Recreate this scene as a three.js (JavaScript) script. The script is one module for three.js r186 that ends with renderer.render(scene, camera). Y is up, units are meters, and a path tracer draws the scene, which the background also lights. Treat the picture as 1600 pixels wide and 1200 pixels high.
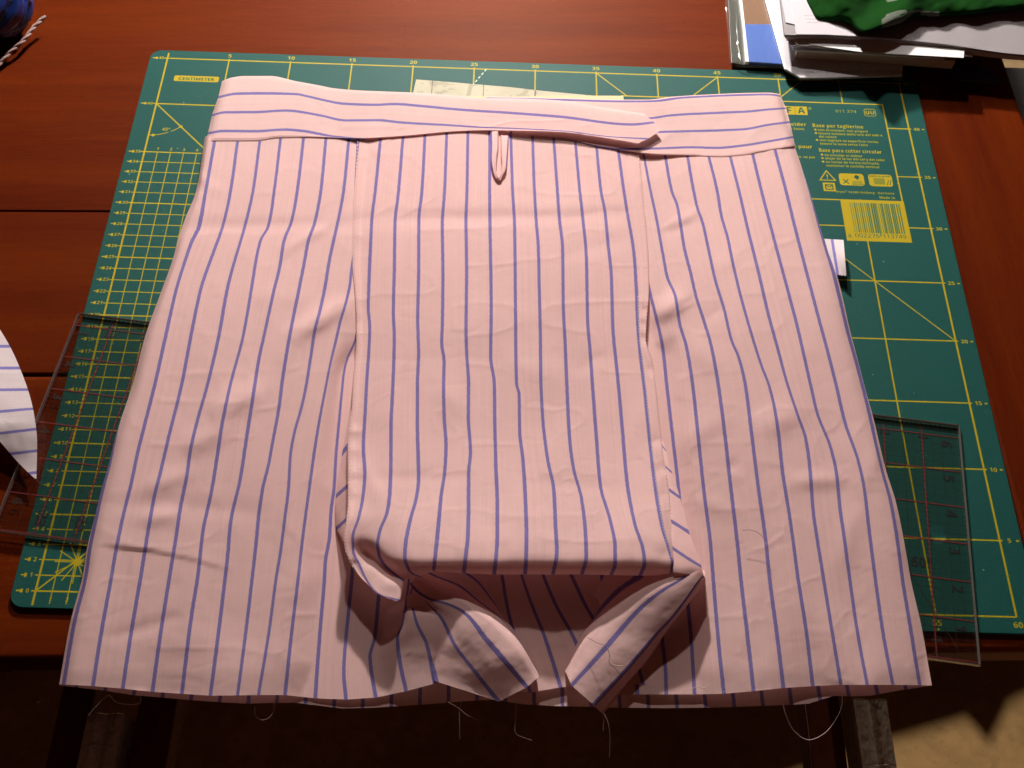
import * as THREE from 'three';
import { mergeGeometries, mergeVertices, toCreasedNormals } from 'three/addons/utils/BufferGeometryUtils.js';
import { RoundedBoxGeometry } from 'three/addons/geometries/RoundedBoxGeometry.js';

// ------------------------------------------------------------------ camera, light, exposure
const scene = new THREE.Scene();
const camera = new THREE.PerspectiveCamera(39.66, 4 / 3, 0.02, 20);
camera.rotation.set(-1.05427545, -0.03171794, 0.05749514, 'YXZ');
camera.position.set(-0.0249671, 0.6319902, 0.4295039);
camera.updateMatrixWorld(true);
scene.add(camera);
scene.background = new THREE.Color().setRGB(0.028, 0.0095, 0.005);   // dim warm room
const renderer = new THREE.WebGLRenderer({ antialias: true });
renderer.toneMapping = THREE.LinearToneMapping;
renderer.toneMappingExposure = 0.93;
renderer.shadowMap.enabled = true;

// the lamp on the far side of the table, a ceiling lamp behind it and a spot by the floor at the right
const LAMP = new THREE.Vector3(-0.05, 0.55, -0.85), CEIL = new THREE.Vector3(-0.12, 1.2, -1.05), SIDE = new THREE.Vector3(0.5, 0.22, 1.15);
function lampLight(light, at, radius) { light.position.copy(at); light.castShadow = true; light.shadow.radius = radius; light.shadow.mapSize.set(2048, 2048); light.shadow.camera.near = 0.05; scene.add(light); return light; }
lampLight(new THREE.PointLight(rgb0(1.0, 0.945, 0.905), 5.9, 0, 2), LAMP, 1.2);
lampLight(new THREE.PointLight(rgb0(1.0, 0.945, 0.905), 2.7, 0, 2), CEIL, 1.6);
const spot = lampLight(new THREE.SpotLight(rgb0(1.0, 0.80, 0.58), 4.8, 0, 0.63, 1.0, 2), SIDE, 0.5);
spot.target.position.set(0.6, -0.75, 0.12); scene.add(spot.target);
function rgb0(r, g, b) { return new THREE.Color().setRGB(r, g, b); }

// ------------------------------------------------------------------ helpers
const CM = 0.01, PXW = 1600, PXH = 1200, FPX = 600 / Math.tan(THREE.MathUtils.degToRad(39.66 / 2));
const camQ = camera.quaternion.clone(), camP = camera.position.clone();
// the point at height h (cm over the mat) seen at photograph position (px, py)
function W(px, py, h, out = new THREE.Vector3()) {
  out.set((px - PXW / 2) / FPX, -(py - PXH / 2) / FPX, -1).applyQuaternion(camQ);
  return out.multiplyScalar((h * CM - camP.y) / out.y).add(camP);
}
function rng(seed) { let s = seed >>> 0; return () => { s = (s + 0x6D2B79F5) >>> 0; let t = s; t = Math.imul(t ^ (t >>> 15), t | 1); t ^= t + Math.imul(t ^ (t >>> 7), t | 61); return ((t ^ (t >>> 14)) >>> 0) / 4294967296; }; }
function hash2(x, y, s) { let h = Math.imul(x | 0, 374761393) ^ Math.imul(y | 0, 668265263) ^ Math.imul(s | 0, 974634541); h = Math.imul(h ^ (h >>> 13), 1274126177); return ((h ^ (h >>> 16)) >>> 0) / 4294967296; }
function vnoise(x, y, s = 0, wrapX = 0, wrapY = 0) {
  const xi = Math.floor(x), yi = Math.floor(y), fx = x - xi, fy = y - yi;
  const u = fx * fx * fx * (fx * (fx * 6 - 15) + 10), v = fy * fy * fy * (fy * (fy * 6 - 15) + 10);
  const wx = (a) => (wrapX ? ((a % wrapX) + wrapX) % wrapX : a), wy = (a) => (wrapY ? ((a % wrapY) + wrapY) % wrapY : a);
  const a = hash2(wx(xi), wy(yi), s), b = hash2(wx(xi + 1), wy(yi), s), c = hash2(wx(xi), wy(yi + 1), s), d = hash2(wx(xi + 1), wy(yi + 1), s);
  return (a + (b - a) * u + (c - a) * v + (a - b - c + d) * u * v) * 2 - 1;
}
function fbm(x, y, s, oct = 4) { let r = 0, a = 0.5; for (let i = 0; i < oct; i++) { r += a * vnoise(x, y, s + i * 17); x = x * 2.03 + 5.1; y = y * 2.03 + 9.7; a *= 0.5; } return r; }
const clamp = (x, a = 0, b = 1) => Math.min(b, Math.max(a, x));
const sstep = (a, b, x) => { const t = clamp((x - a) / (b - a)); return t * t * (3 - 2 * t); };
const lerp = (a, b, t) => a + (b - a) * t;
// smooth curve through [key, value] pairs (monotone cubic), straight beyond the ends
function curve(pts) {
  const n = pts.length, k = pts.map((p) => p[0]), v = pts.map((p) => p[1]);
  if (n === 1) return () => v[0];
  const d = [], m = [];
  for (let i = 0; i < n - 1; i++) d.push((v[i + 1] - v[i]) / (k[i + 1] - k[i]));
  m.push(d[0]);
  for (let i = 1; i < n - 1; i++) {
    if (d[i - 1] * d[i] <= 0) m.push(0);
    else { const w1 = 2 * (k[i + 1] - k[i]) + (k[i] - k[i - 1]), w2 = (k[i + 1] - k[i]) + 2 * (k[i] - k[i - 1]); m.push((w1 + w2) / (w1 / d[i - 1] + w2 / d[i])); }
  }
  m.push(d[n - 2]);
  return (x) => {
    if (x <= k[0]) return v[0] + m[0] * (x - k[0]);
    if (x >= k[n - 1]) return v[n - 1] + m[n - 1] * (x - k[n - 1]);
    let i = 0; while (x > k[i + 1]) i++;
    const h = k[i + 1] - k[i], t = (x - k[i]) / h, t2 = t * t, t3 = t2 * t;
    return v[i] * (2 * t3 - 3 * t2 + 1) + m[i] * h * (t3 - 2 * t2 + t) + v[i + 1] * (-2 * t3 + 3 * t2) + m[i + 1] * h * (t3 - t2);
  };
}
const numbers = {};
function numbered(name) { const k = numbers[name] = (numbers[name] ?? -1) + 1; return k ? name + '_' + String(k).padStart(3, '0') : name; }
function thing(name, label, category, pos = [0, 0, 0], group) {
  const o = new THREE.Group(); o.name = numbered(name); o.position.set(...pos); o.userData = { label, category };
  if (group) o.userData.group = group;
  scene.add(o); return o;
}
function part(name, geo, mat, parent, label) {
  const m = new THREE.Mesh(geo, mat); m.name = name; m.castShadow = m.receiveShadow = true;
  if (label) m.userData.label = label;
  parent.add(m); return m;
}
function whole(name, geo, mat, label, category, group) {
  const m = part(numbered(name), geo, mat, scene); m.userData = { label, category };
  if (group) m.userData.group = group;
  return m;
}
// grid of points -> smooth surface; f(i, j) returns {p: Vector3, u, v}
function gridGeo(ni, nj, f) {
  const pos = [], uv = [], idx = [];
  for (let i = 0; i < ni; i++) for (let j = 0; j < nj; j++) { const q = f(i, j); pos.push(q.p.x, q.p.y, q.p.z); uv.push(q.u, q.v); }
  for (let i = 0; i < ni - 1; i++) for (let j = 0; j < nj - 1; j++) { const a = i * nj + j, b = a + 1, c = a + nj, d = c + 1; idx.push(a, c, b, b, c, d); }
  const g = new THREE.BufferGeometry();
  g.setAttribute('position', new THREE.Float32BufferAttribute(pos, 3)); g.setAttribute('uv', new THREE.Float32BufferAttribute(uv, 2));
  g.setIndex(idx); g.computeVertexNormals(); return g;
}
// flat-lying piece whose outline is given at photograph positions on its own top plane
function slab(outline, hTop, thick, bevel = 0.02) {
  const pts = outline.map(([x, y]) => W(x, y, hTop)).map((p) => new THREE.Vector2(p.x, -p.z));
  const b = Math.min(bevel, thick * 0.4) * CM;
  const g = new THREE.ExtrudeGeometry(new THREE.Shape(pts), { depth: thick * CM - 2 * b, bevelEnabled: true, bevelSize: b, bevelThickness: b, bevelOffset: -b, bevelSegments: 2, curveSegments: 4 });
  g.rotateX(-Math.PI / 2); g.translate(0, hTop * CM - thick * CM + b, 0);
  return g;
}
function tubePx(pts, r, seg = 40, radial = 6) {
  return new THREE.TubeGeometry(new THREE.CatmullRomCurve3(pts.map((p) => W(...p)), false, 'centripetal'), seg, r * CM, radial, false);
}
function dataTex(w, h, f, srgb, repeat = true) {
  const d = new Uint8Array(w * h * 4);
  for (let y = 0; y < h; y++) for (let x = 0; x < w; x++) { const c = f(x, y), k = (y * w + x) * 4; d[k] = c[0]; d[k + 1] = c[1]; d[k + 2] = c[2]; d[k + 3] = 255; }
  const t = new THREE.DataTexture(d, w, h); t.magFilter = t.minFilter = THREE.LinearFilter;
  if (repeat) t.wrapS = t.wrapT = THREE.RepeatWrapping;
  if (srgb) t.colorSpace = THREE.SRGBColorSpace;
  t.needsUpdate = true; return t;
}
const enc = (c) => Math.round(255 * clamp(c <= 0.0031308 ? c * 12.92 : 1.055 * Math.pow(c, 1 / 2.4) - 0.055));
const std = (o) => new THREE.MeshStandardMaterial(o), phys = (o) => new THREE.MeshPhysicalMaterial(o);
const rgb = (r, g, b) => new THREE.Color().setRGB(r, g, b);

// ------------------------------------------------------------------ materials
// striped shirting: 8 stripes across a tile, 7 cm along
const FV = 7;
function fabricTex(pink, blue) {
  const w = 2048, h = 512, col = [];
  const r = rng(5);
  for (let x = 0; x < w; x++) col.push((r() - 0.5) * 0.05 + 0.035 * vnoise(x / 14, 3, 4, 146) + 0.02 * vnoise(x / 4, 7, 9, 512));
  return dataTex(w, h, (x, y) => {
    const e = ((x + 128) % 256) - 128 + 1.4 * vnoise(y / 6, Math.floor((x + 128) / 256), 3, Math.floor(h / 6));
    const s = 1 - sstep(14.5, 19.5, Math.abs(e));
    const n = 1 + col[x] * (0.6 + 0.8 * vnoise(x / 5, y / 90, 8, 409)) + 0.05 * (hash2(x, y, 2) - 0.5) + ((y >> 1) & 1 ? 0.008 : -0.008) + 0.02 * vnoise(x / 40, y / 3, 12, 51, 170);
    const slub = 1 - 0.10 * s * (0.5 + 0.5 * vnoise(x / 3, y / 5, 21));
    return [0, 1, 2].map((k) => enc(lerp(pink[k], blue[k], s) * n * slub));
  }, true);
}
const fabric = fabricTex([0.86, 0.57, 0.535], [0.25, 0.20, 0.47]);
const cloth = phys({ map: fabric, roughness: 1, transmission: 0.34, thickness: 0, ior: 1.3, side: THREE.DoubleSide, specularIntensity: 0.25 });
const paleFabric = fabricTex([0.74, 0.62, 0.62], [0.25, 0.21, 0.50]);
const paleCloth = phys({ map: paleFabric, roughness: 1, transmission: 0.12, thickness: 0, ior: 1.3, side: THREE.DoubleSide, specularIntensity: 0.25 });
const stitchMat = std({ color: rgb(0.9, 0.68, 0.62), roughness: 0.8 });

function woodTex(seed, w, h, cx, cy) {     // grain along u; cx, cy: centimetres covered
  return dataTex(w, h, (x, y) => {
    const X = x / w * cx, Y = y / h * cy;
    const warp = 1.6 * fbm(X * 0.035, Y * 0.10, seed + 3, 3);
    const band = fbm(X * 0.03, (Y + warp) * 0.55, seed, 4);
    const fine = fbm(X * 0.35, (Y + warp * 0.6) * 7, seed + 40, 3);
    const pore = Math.pow(clamp(0.5 + 0.5 * vnoise(X * 1.6, Y * 26, seed + 60)), 9);
    const t = clamp(0.5 + 0.5 * band + 0.2 * fine), k = 1 - 0.3 * pore;
    const spot = hash2(Math.floor(X * 1.2), Math.floor(Y * 1.2), seed + 9) > 0.985 ? 0.6 + 0.4 * sstep(0.05, 0.12, Math.hypot((X * 1.2) % 1 - 0.5, (Y * 1.2) % 1 - 0.5)) : 1;
    return [enc(lerp(0.056, 0.108, t) * k * spot), enc(lerp(0.0044, 0.0145, t) * k * spot), enc(lerp(0.0004, 0.0007, t) * k * spot)];
  }, true);
}
const woodA = woodTex(11, 2048, 1024, 120, 45), woodB = woodTex(77, 1024, 1024, 90, 30);
const varnishBump = dataTex(512, 512, (x, y) => { const v = 128 + 90 * fbm(x / 32, y / 32, 5, 4) + 20 * (hash2(x, y, 3) - 0.5); return [v, v, v]; });
varnishBump.repeat.set(4, 4);
const woodM = phys({ map: woodA, roughness: 0.58, bumpMap: varnishBump, bumpScale: 0.0003, specularIntensity: 0.26, specularColor: new THREE.Color(1, 0.33, 0.1) });
const woodEndM = phys({ map: woodB, roughness: 0.58, bumpMap: varnishBump, bumpScale: 0.0003, specularIntensity: 0.26, specularColor: new THREE.Color(1, 0.33, 0.1) });
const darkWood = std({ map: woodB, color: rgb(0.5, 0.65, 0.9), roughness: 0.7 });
const edgeWoodM = woodM.clone(); edgeWoodM.clearcoat = 0.03; edgeWoodM.clearcoatRoughness = 0.15;

// ------------------------------------------------------------------ floor
{
  const t = dataTex(1024, 1024, (x, y) => {
    const a = fbm(x / 90, y / 90, 31, 5), b = fbm(x / 14, y / 14, 32, 3), p = 1 - 0.14 * sstep(0.25, 0.6, fbm(x / 6, y / 6, 33, 3)) + 0.10 * (hash2(x, y, 35) - 0.5);
    const k = (1 + 0.30 * a + 0.22 * b) * p;
    return [enc(0.40 * k), enc(0.275 * k), enc(0.135 * k)];
  }, true);
  t.repeat.set(3, 3);
  const g = new THREE.BoxGeometry(3.6, 0.04, 3.0); g.translate(0.2, -0.775, 0);
  const m = part('floor', g, std({ map: t, roughness: 0.75 }), scene); m.userData = { kind: 'structure', label: 'mottled tan stone floor under the table' };
}

// ------------------------------------------------------------------ table
const table = thing('wooden_table', 'reddish brown varnished wooden table carrying the green cutting mat', 'table', [0, -0.0032, 0]);
table.rotation.y = THREE.MathUtils.degToRad(2.06);
{
  // a board between x0..x1, z0..z1 (cm), rounded edges; uv in wood space
  function board(x0, x1, z0, z1, th, r, along = 'x', seed = 0) {
    const g = new RoundedBoxGeometry((x1 - x0) * CM, th * CM, (z1 - z0) * CM, 4, r * CM);
    g.translate((x0 + x1) / 2 * CM, -th / 2 * CM, (z0 + z1) / 2 * CM);
    const p = g.attributes.position, uv = g.attributes.uv;
    for (let i = 0; i < p.count; i++) {
      const x = p.getX(i) / CM, y = p.getY(i) / CM, z = p.getZ(i) / CM;
      if (along === 'x') uv.setXY(i, (x + 70 + seed * 31) / 120, (z - y + 60 + seed * 17.3) / 45); else uv.setXY(i, (z + 60) / 90, (x - y + seed * 9) / 30);
    }
    return g;
  }
  const gap = 0.045;
  part('plank', board(-75, 31, -62, -8 - gap, 2.6, 0.12, 'x', 0), woodM, table);
  part('plank', board(-75, 31, -8 + gap, 6 - gap, 2.6, 0.12, 'x', 1), woodM, table);
  // front plank with a worn, slightly wavy front edge
  const fp = board(-75, 31, 6 + gap, 25.55, 2.6, 0.45, 'x', 2);
  part('plank', fp, edgeWoodM, table);
  part('end_plank', board(31.1, 40.6, -62, 25.5, 2.6, 0.45, 'z', 1), woodEndM, table);
  const ap = board(-70, 33, 21.6, 23.6, 6.5, 0.2, 'x', 3); ap.translate(0, -2.62 * CM, 0);
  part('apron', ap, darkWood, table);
  const aps = board(31.5, 33.4, -58, 21.5, 6.5, 0.2, 'z', 3); aps.translate(0, -2.62 * CM, 0);
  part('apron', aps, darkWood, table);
  for (const [x, z] of [[24, 4], [29, -56], [-66, 4]]) {
    const lg = new RoundedBoxGeometry(0.055, 0.72, 0.055, 3, 0.004); lg.translate(x * CM, -0.386, z * CM);
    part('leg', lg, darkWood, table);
  }
}
// the two silver extension rails under the front edge, their wooden runners
{
  const hammered = dataTex(512, 512, (x, y) => { const v = 128 + 150 * fbm(x / 26, y / 26, 3, 4); return [v, v, v]; });
  hammered.repeat.set(1, 1);
  const silver = std({ color: rgb(0.6, 0.6, 0.54), metalness: 0.5, roughness: 0.38, bumpMap: hammered, bumpScale: 0.0009 });
  const runnerM = std({ map: woodB, color: rgb(1.4, 2.2, 2.6), roughness: 0.7 });
  function rail(x0, x1, z0, z1) {
    const w = (x1 - x0) * CM, s = new THREE.Shape(), n = 28;
    s.moveTo(0, -0.02);
    for (let i = 0; i <= n; i++) { const t = i / n, e = Math.min(t, 1 - t); s.lineTo(t * w, 0.0035 * (1 - Math.exp(-e * 26)) - 0.0034 * Math.exp(-Math.pow((t - 0.52) / 0.13, 2)) + 0.0012 * Math.exp(-Math.pow((e - 0.04) / 0.03, 2))); }
    s.lineTo(w, -0.02); s.closePath();
    const g = new THREE.ExtrudeGeometry(s, { depth: (z1 - z0) * CM, bevelEnabled: true, bevelSize: 0.0008, bevelThickness: 0.0012, bevelSegments: 2, steps: 1 });
    g.translate(x0 * CM, -0.0805, z0 * CM);
    const p = g.attributes.position, uv = g.attributes.uv; for (let i = 0; i < p.count; i++) uv.setXY(i, p.getX(i) * 20, p.getZ(i) * 10);
    return g;
  }
  const inv = new THREE.Matrix4().makeRotationY(-table.rotation.y).multiply(new THREE.Matrix4().makeTranslation(0, 0.0032, 0));
  const put = (n, g, m, l) => { g.applyMatrix4(inv); return part(n, g, m, table, l); };
  put('extension_rail', rail(21.75, 24.0, 25.95, 35), silver, 'silver fluted rail jutting out right of the shorts');
  put('extension_rail', rail(-28.1, -25.75, 28.1, 35), silver, 'silver fluted rail jutting out left of the shorts');
  for (const [x0, x1] of [[-30.6, -28.4], [-25.4, -22.9], [18.9, 21.3]]) {
    const g = new RoundedBoxGeometry((x1 - x0) * CM, 0.022, 0.14, 3, 0.002); g.translate((x0 + x1) / 2 * CM, -0.101, 0.285);
    put('runner', g, runnerM);
  }
}

// ------------------------------------------------------------------ cutting mat
const MAT = { x0: -31.45, x1: 31.45, z0: -23.4, z1: 23.55 };
{
  const K = 32.5, cw = Math.round((MAT.x1 - MAT.x0) * K), ch = Math.round((MAT.z1 - MAT.z0) * K);
  const cv = document.createElement('canvas'); cv.width = cw; cv.height = ch;
  const c = cv.getContext('2d');
  const GREEN = '#114640', YEL = '#a48e11';
  c.fillStyle = GREEN; c.fillRect(0, 0, cw, ch);
  const X = (x) => (x - 30 - MAT.x0) * K, Y = (y) => (22.5 - y - MAT.z0) * K;
  const line = (x0, y0, x1, y1, w = 0.13) => { c.lineWidth = w * K; c.beginPath(); c.moveTo(X(x0), Y(y0)); c.lineTo(X(x1), Y(y1)); c.stroke(); };
  const text = (s, x, y, size, font = 'bold', al = 'center', sx = 1) => { c.save(); c.translate(X(x), Y(y)); c.scale(sx, 1); c.font = `${font} ${size * K}px sans-serif`; c.textAlign = al; c.textBaseline = 'middle'; c.fillText(s, 0, 0); c.restore(); };
  c.strokeStyle = c.fillStyle = YEL; c.lineCap = 'butt';
  // fine centimetre grid on the left half
  for (let x = 1; x < 25; x++) if (x % 5) line(x, 0, x, 35, 0.07);
  for (let y = 0; y < 35; y++) if (y % 5) line(-1.15, y, 25, y, 0.07);
  for (let y = 0; y <= 35; y += 5) line(-1.2, y, y === 0 ? 60 : (y === 35 || y === 30) ? 61 : 60.2, y, 0.11);
  for (let y = 40; y <= 45; y += 5) line(-1.2, y, 60.2, y);
  for (let x = 0; x <= 60; x += 5) line(x, x === 0 ? -0.9 : 0, x, 45 + (x ? 0.15 : 0.6), x === 0 || x === 60 ? 0.14 : 0.115);
  for (let x = 1; x < 25; x++) line(x, -0.8, x, 0, 0.07);
  // angle lines
  line(0, 40, 40, 0, 0.11); line(0, 0, 40, 40, 0.1); line(35, 45, 45, 35, 0.1); line(45, 45, 35, 35, 0.1); line(60, 20, 50, 30, 0.08);
  line(52, 45, 50, 43, 0.1);
  c.setLineDash([0.28 * K, 0.2 * K]); c.strokeStyle = '#d8d8b8'; line(26, 45, 14, 24.2, 0.08); c.setLineDash([]); c.strokeStyle = YEL;
  c.lineWidth = 0.07 * K; c.beginPath(); c.arc(X(0), Y(40), 3.3 * K, Math.PI / 4, Math.PI / 2); c.stroke();
  for (const [ax, ay] of [[0.35, 36.7], [2.33, 37.67]]) { c.beginPath(); c.arc(X(ax), Y(ay), 0.14 * K, 0, 7); c.fill(); }
  // the little star of angle lines near the lower corner
  for (let a = 0; a < 12; a++) { const r = a * Math.PI / 6; line(2.1, 1.9, 2.1 + 1.4 * Math.cos(r), 1.9 + 1.4 * Math.sin(r), 0.07); }
  c.beginPath(); c.arc(X(2.1), Y(1.9), 0.26 * K, 0, 7); c.fill();
  // numbers
  const blank = (x, y, w, h) => { c.fillStyle = GREEN; c.fillRect(X(x) - w / 2 * K, Y(y) - h / 2 * K, w * K, h * K); c.fillStyle = YEL; };
  for (let x = 5; x < 60; x += 5) { text(String(x), x, 45.5, 0.5, 'bold', 'center', 1.15); c.beginPath(); c.moveTo(X(x) - 3, Y(46.05)); c.lineTo(X(x) + 3, Y(46.05)); c.lineTo(X(x), Y(46.2)); c.fill(); blank(x, -0.55, 0.9, 0.5); text(String(x), x, -0.5, 0.5, 'bold', 'center', 1.15); c.beginPath(); c.arc(X(x), Y(-0.9), 2.6, 0, 7); c.fill(); }
  text('60', 60, 45.5, 0.5, 'bold', 'center', 1.15); text('60', 60, -0.5, 0.5, 'bold', 'center', 1.15);
  for (let y = 0; y <= 45; y += 1) { if (y > 35 && y % 5) continue; c.fillRect(X(-0.95), Y(y) - 4, 0.2 * K, 8); blank(-0.52, y, 0.5, 0.32); text(String(y), -0.5, y, 0.36, 'bold', 'center', 1.1); }
  for (let y = 5; y <= 45; y += 5) { blank(60.75, y, 1.1, 0.5); text(String(y), 60.62, y, 0.42, 'bold', 'center', 1.15); c.fillRect(X(61.05), Y(y) - 2, 0.2 * K, 4); }
  for (let x = 1; x < 20; x++) if (x % 5) { text(String(x), x - 0.02, 35.32, 0.36); text(String(x), x, -0.5, 0.36); }
  // unit sign
  c.beginPath(); c.roundRect(X(0.9), Y(43.12), 3.6 * K, 0.62 * K, 5); c.fill(); c.fillStyle = GREEN; text('CENTIMETER', 2.7, 42.8, 0.42, 'bold', 'center', 1.12); c.fillStyle = YEL;
  c.font = 'bold 14px sans-serif'; blank(1.25, 37.35, 0.8, 0.6); text('45\u00b0', 1.25, 37.35, 0.42);
  // the framed notice
  c.fillStyle = GREEN; c.fillRect(X(37), Y(42.6), 21.2 * K, 10 * K); c.strokeRect; c.lineWidth = 0.12 * K; c.strokeRect(X(37), Y(42.55), 21.25 * K, 10.05 * K); c.fillStyle = YEL;
  const logo = ['O', 'L', 'F', 'A'];
  logo.forEach((l, i) => { const x = 48.0 + i * 1.0; c.fillStyle = YEL; c.fillRect(X(x + 0.03), Y(42.05), 0.98 * K, 0.92 * K); c.fillStyle = GREEN; text(l, x + 0.52, 41.57, 0.86, 'bold', 'center', 1.05); });
  c.fillStyle = YEL; text('\u00ae', 52.25, 41.85, 0.4, '', 'center');
  text('611 374', 55.15, 41.68, 0.42, '', 'center', 1.15);
  c.lineWidth = 0.06 * K; c.beginPath(); c.roundRect(X(56.65), Y(42.0), 0.9 * K, 0.75 * K, 5); c.stroke(); text('UU', 57.1, 41.62, 0.5, 'bold', 'center', 1.1);
  const para = (x, y, head, rows) => {
    text(head, x, y, 0.49, 'bold', 'left', head.length > 20 ? 0.86 : 0.93);
    rows.forEach(([s, b], i) => { const yy = y - 0.46 - i * 0.36; if (b) { c.beginPath(); c.arc(X(x + 0.22), Y(yy), 0.1 * K, 0, 7); c.fill(); } text(s, x + 0.4, yy, 0.32, 'bold', 'left', 0.95); });
  };
  para(52.2, 40.05, 'Base per taglierine', [['non arrotolare, non piegare', 1], ['tenere lontano dalla luce del sole e', 1], ['dal calore', 0], ['non tagliare su superficie incisa,', 1], ['tenere la lama verso l\u2019alto', 0]]);
  para(52.4, 37.45, 'Base para cutter circular', [['no enrollar ni doblar', 1], ['alejar de la luz del sol y del calor', 1], ['no cortar de forma inclinada,', 1], ['mantener la cuchilla vertical', 0]]);
  text('Unterlage f\u00fcr Rollschneider', 51.75, 40.1, 0.5, 'bold', 'right'); text('nicht rollen, nicht knicken, vor Sonne', 51.55, 39.6, 0.3, 'bold', 'right');
  text('Planche de coupe pour', 51.95, 37.75, 0.5, 'bold', 'right'); text('ne pas plier, ne pas', 52.05, 36.7, 0.3, 'bold', 'right');
  // warning triangle and pictograms
  c.lineWidth = 0.1 * K; c.beginPath(); c.moveTo(X(52.75), Y(35.35)); c.lineTo(X(53.35), Y(34.4)); c.lineTo(X(52.15), Y(34.4)); c.closePath(); c.stroke(); text('!', 52.75, 34.75, 0.6);
  c.fillRect(X(52.3), Y(34.15), 0.95 * K, 0.85 * K); c.strokeStyle = GREEN; c.lineWidth = 0.08 * K; c.strokeRect(X(52.5), Y(33.95), 0.55 * K, 0.45 * K); line(52.5, 33.95, 52.78, 33.7, 0.07); line(53.05, 33.95, 52.78, 33.7, 0.07);
  c.fillStyle = YEL; c.beginPath(); c.roundRect(X(53.65), Y(35.15), 1.95 * K, 1.2 * K, 8); c.fill(); c.beginPath(); c.roundRect(X(55.95), Y(35.15), 1.85 * K, 1.2 * K, 8); c.fill();
  line(53.95, 34.55, 54.35, 34.1, 0.08); line(53.95, 34.1, 54.35, 34.55, 0.08); c.fillStyle = GREEN; c.beginPath(); c.arc(X(55.05), Y(34.8), 0.19 * K, 0, 7); c.fill(); line(55.05, 34.8, 55.05, 34.5, 0.08);
  text('NICHT', 55.05, 34.32, 0.24); text('KNICKEN', 55.05, 34.08, 0.2); text('MADE IN', 56.5, 34.98, 0.22); text('JAPAN', 57.35, 34.98, 0.22);
  for (let k = 0; k < 7; k++) line(56.35, 34.72 - k * 0.09, 57.2, 34.72 - k * 0.09, 0.035); line(57.35, 34.1, 57.5, 34.6, 0.05); line(57.55, 34.1, 57.7, 34.6, 0.05);
  c.strokeStyle = c.fillStyle = YEL; text('Prym \u00b7 52220 Stolberg \u00b7 Germany', 57.75, 33.3, 0.29, 'bold', 'right'); text('Made in', 57.75, 32.86, 0.32, 'bold', 'right');
  // barcode label
  c.fillRect(X(53.45), Y(32.55), 4.9 * K, 3.95 * K); c.fillStyle = '#24564c';
  const r = rng(9); let bx = 54.15;
  while (bx < 58.0) { const w = [0.035, 0.05, 0.08, 0.11][Math.floor(r() * 4)]; c.fillRect(X(bx), Y(32.25), w * K, (Math.abs(bx - 56.0) < 0.1 ? 3.15 : 2.85) * K); bx += w + [0.04, 0.05, 0.09, 0.12][Math.floor(r() * 4)]; }
  text('4', 53.72, 29.05, 0.5, ''); text('002276', 55.05, 29.12, 0.5, '', 'center', 1.15); text('113749', 57.1, 29.12, 0.5, '', 'center', 1.1);
  // wear: faint scratches
  const q = rng(41); c.globalAlpha = 0.16;
  for (let i = 0; i < 260; i++) { c.strokeStyle = q() > 0.5 ? '#7fae9e' : '#174f47'; const x = q() * 60, y = q() * 45, a = q() * 6.3, l = 0.3 + q() * 2.5; line(x, y, x + l * Math.cos(a), y + l * Math.sin(a), 0.025); }
  c.globalAlpha = 0.4; c.fillStyle = '#cfd8c8'; for (let i = 0; i < 60; i++) { c.beginPath(); c.arc(q() * cw, q() * ch, 1 + q() * 1.5, 0, 7); c.fill(); }
  c.globalAlpha = 1;
  const tex = new THREE.CanvasTexture(cv); tex.colorSpace = THREE.SRGBColorSpace; tex.magFilter = THREE.LinearFilter;
  const s = new THREE.Shape(), R = 0.9, { x0, x1 } = MAT, a = -MAT.z1, b = -MAT.z0;
  s.moveTo((x0 + R) * CM, a * CM); s.lineTo((x1 - R) * CM, a * CM); s.absarc((x1 - R) * CM, (a + R) * CM, R * CM, -Math.PI / 2, 0); s.lineTo(x1 * CM, (b - R) * CM); s.absarc((x1 - R) * CM, (b - R) * CM, R * CM, 0, Math.PI / 2); s.lineTo((x0 + R) * CM, b * CM); s.absarc((x0 + R) * CM, (b - R) * CM, R * CM, Math.PI / 2, Math.PI); s.lineTo(x0 * CM, (a + R) * CM); s.absarc((x0 + R) * CM, (a + R) * CM, R * CM, Math.PI, Math.PI * 1.5);
  const g = new THREE.ExtrudeGeometry(s, { depth: 0.0022, bevelEnabled: true, bevelSize: 0.0004, bevelThickness: 0.0004, bevelOffset: -0.0004, bevelSegments: 2, curveSegments: 10 });
  g.rotateX(-Math.PI / 2); g.translate(0, -0.0026, 0);
  const p = g.attributes.position, uv = g.attributes.uv;
  for (let i = 0; i < p.count; i++) uv.setXY(i, (p.getX(i) / CM - x0) / (x1 - x0), 1 - (p.getZ(i) / CM - MAT.z0) / (MAT.z1 - MAT.z0));
  const grain = dataTex(512, 512, (x, y) => { const v = 128 + 60 * (hash2(x, y, 8) - 0.5) + 60 * fbm(x / 9, y / 9, 4, 3); return [v, v, v]; }); grain.repeat.set(6, 5);
  whole('cutting_mat', g, phys({ map: tex, roughness: 0.62, specularIntensity: 0.36, bumpMap: grain, bumpScale: 0.00012 }), 'green self-healing cutting mat with yellow centimetre grid lying under the striped shorts', 'cutting mat');
}

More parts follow.
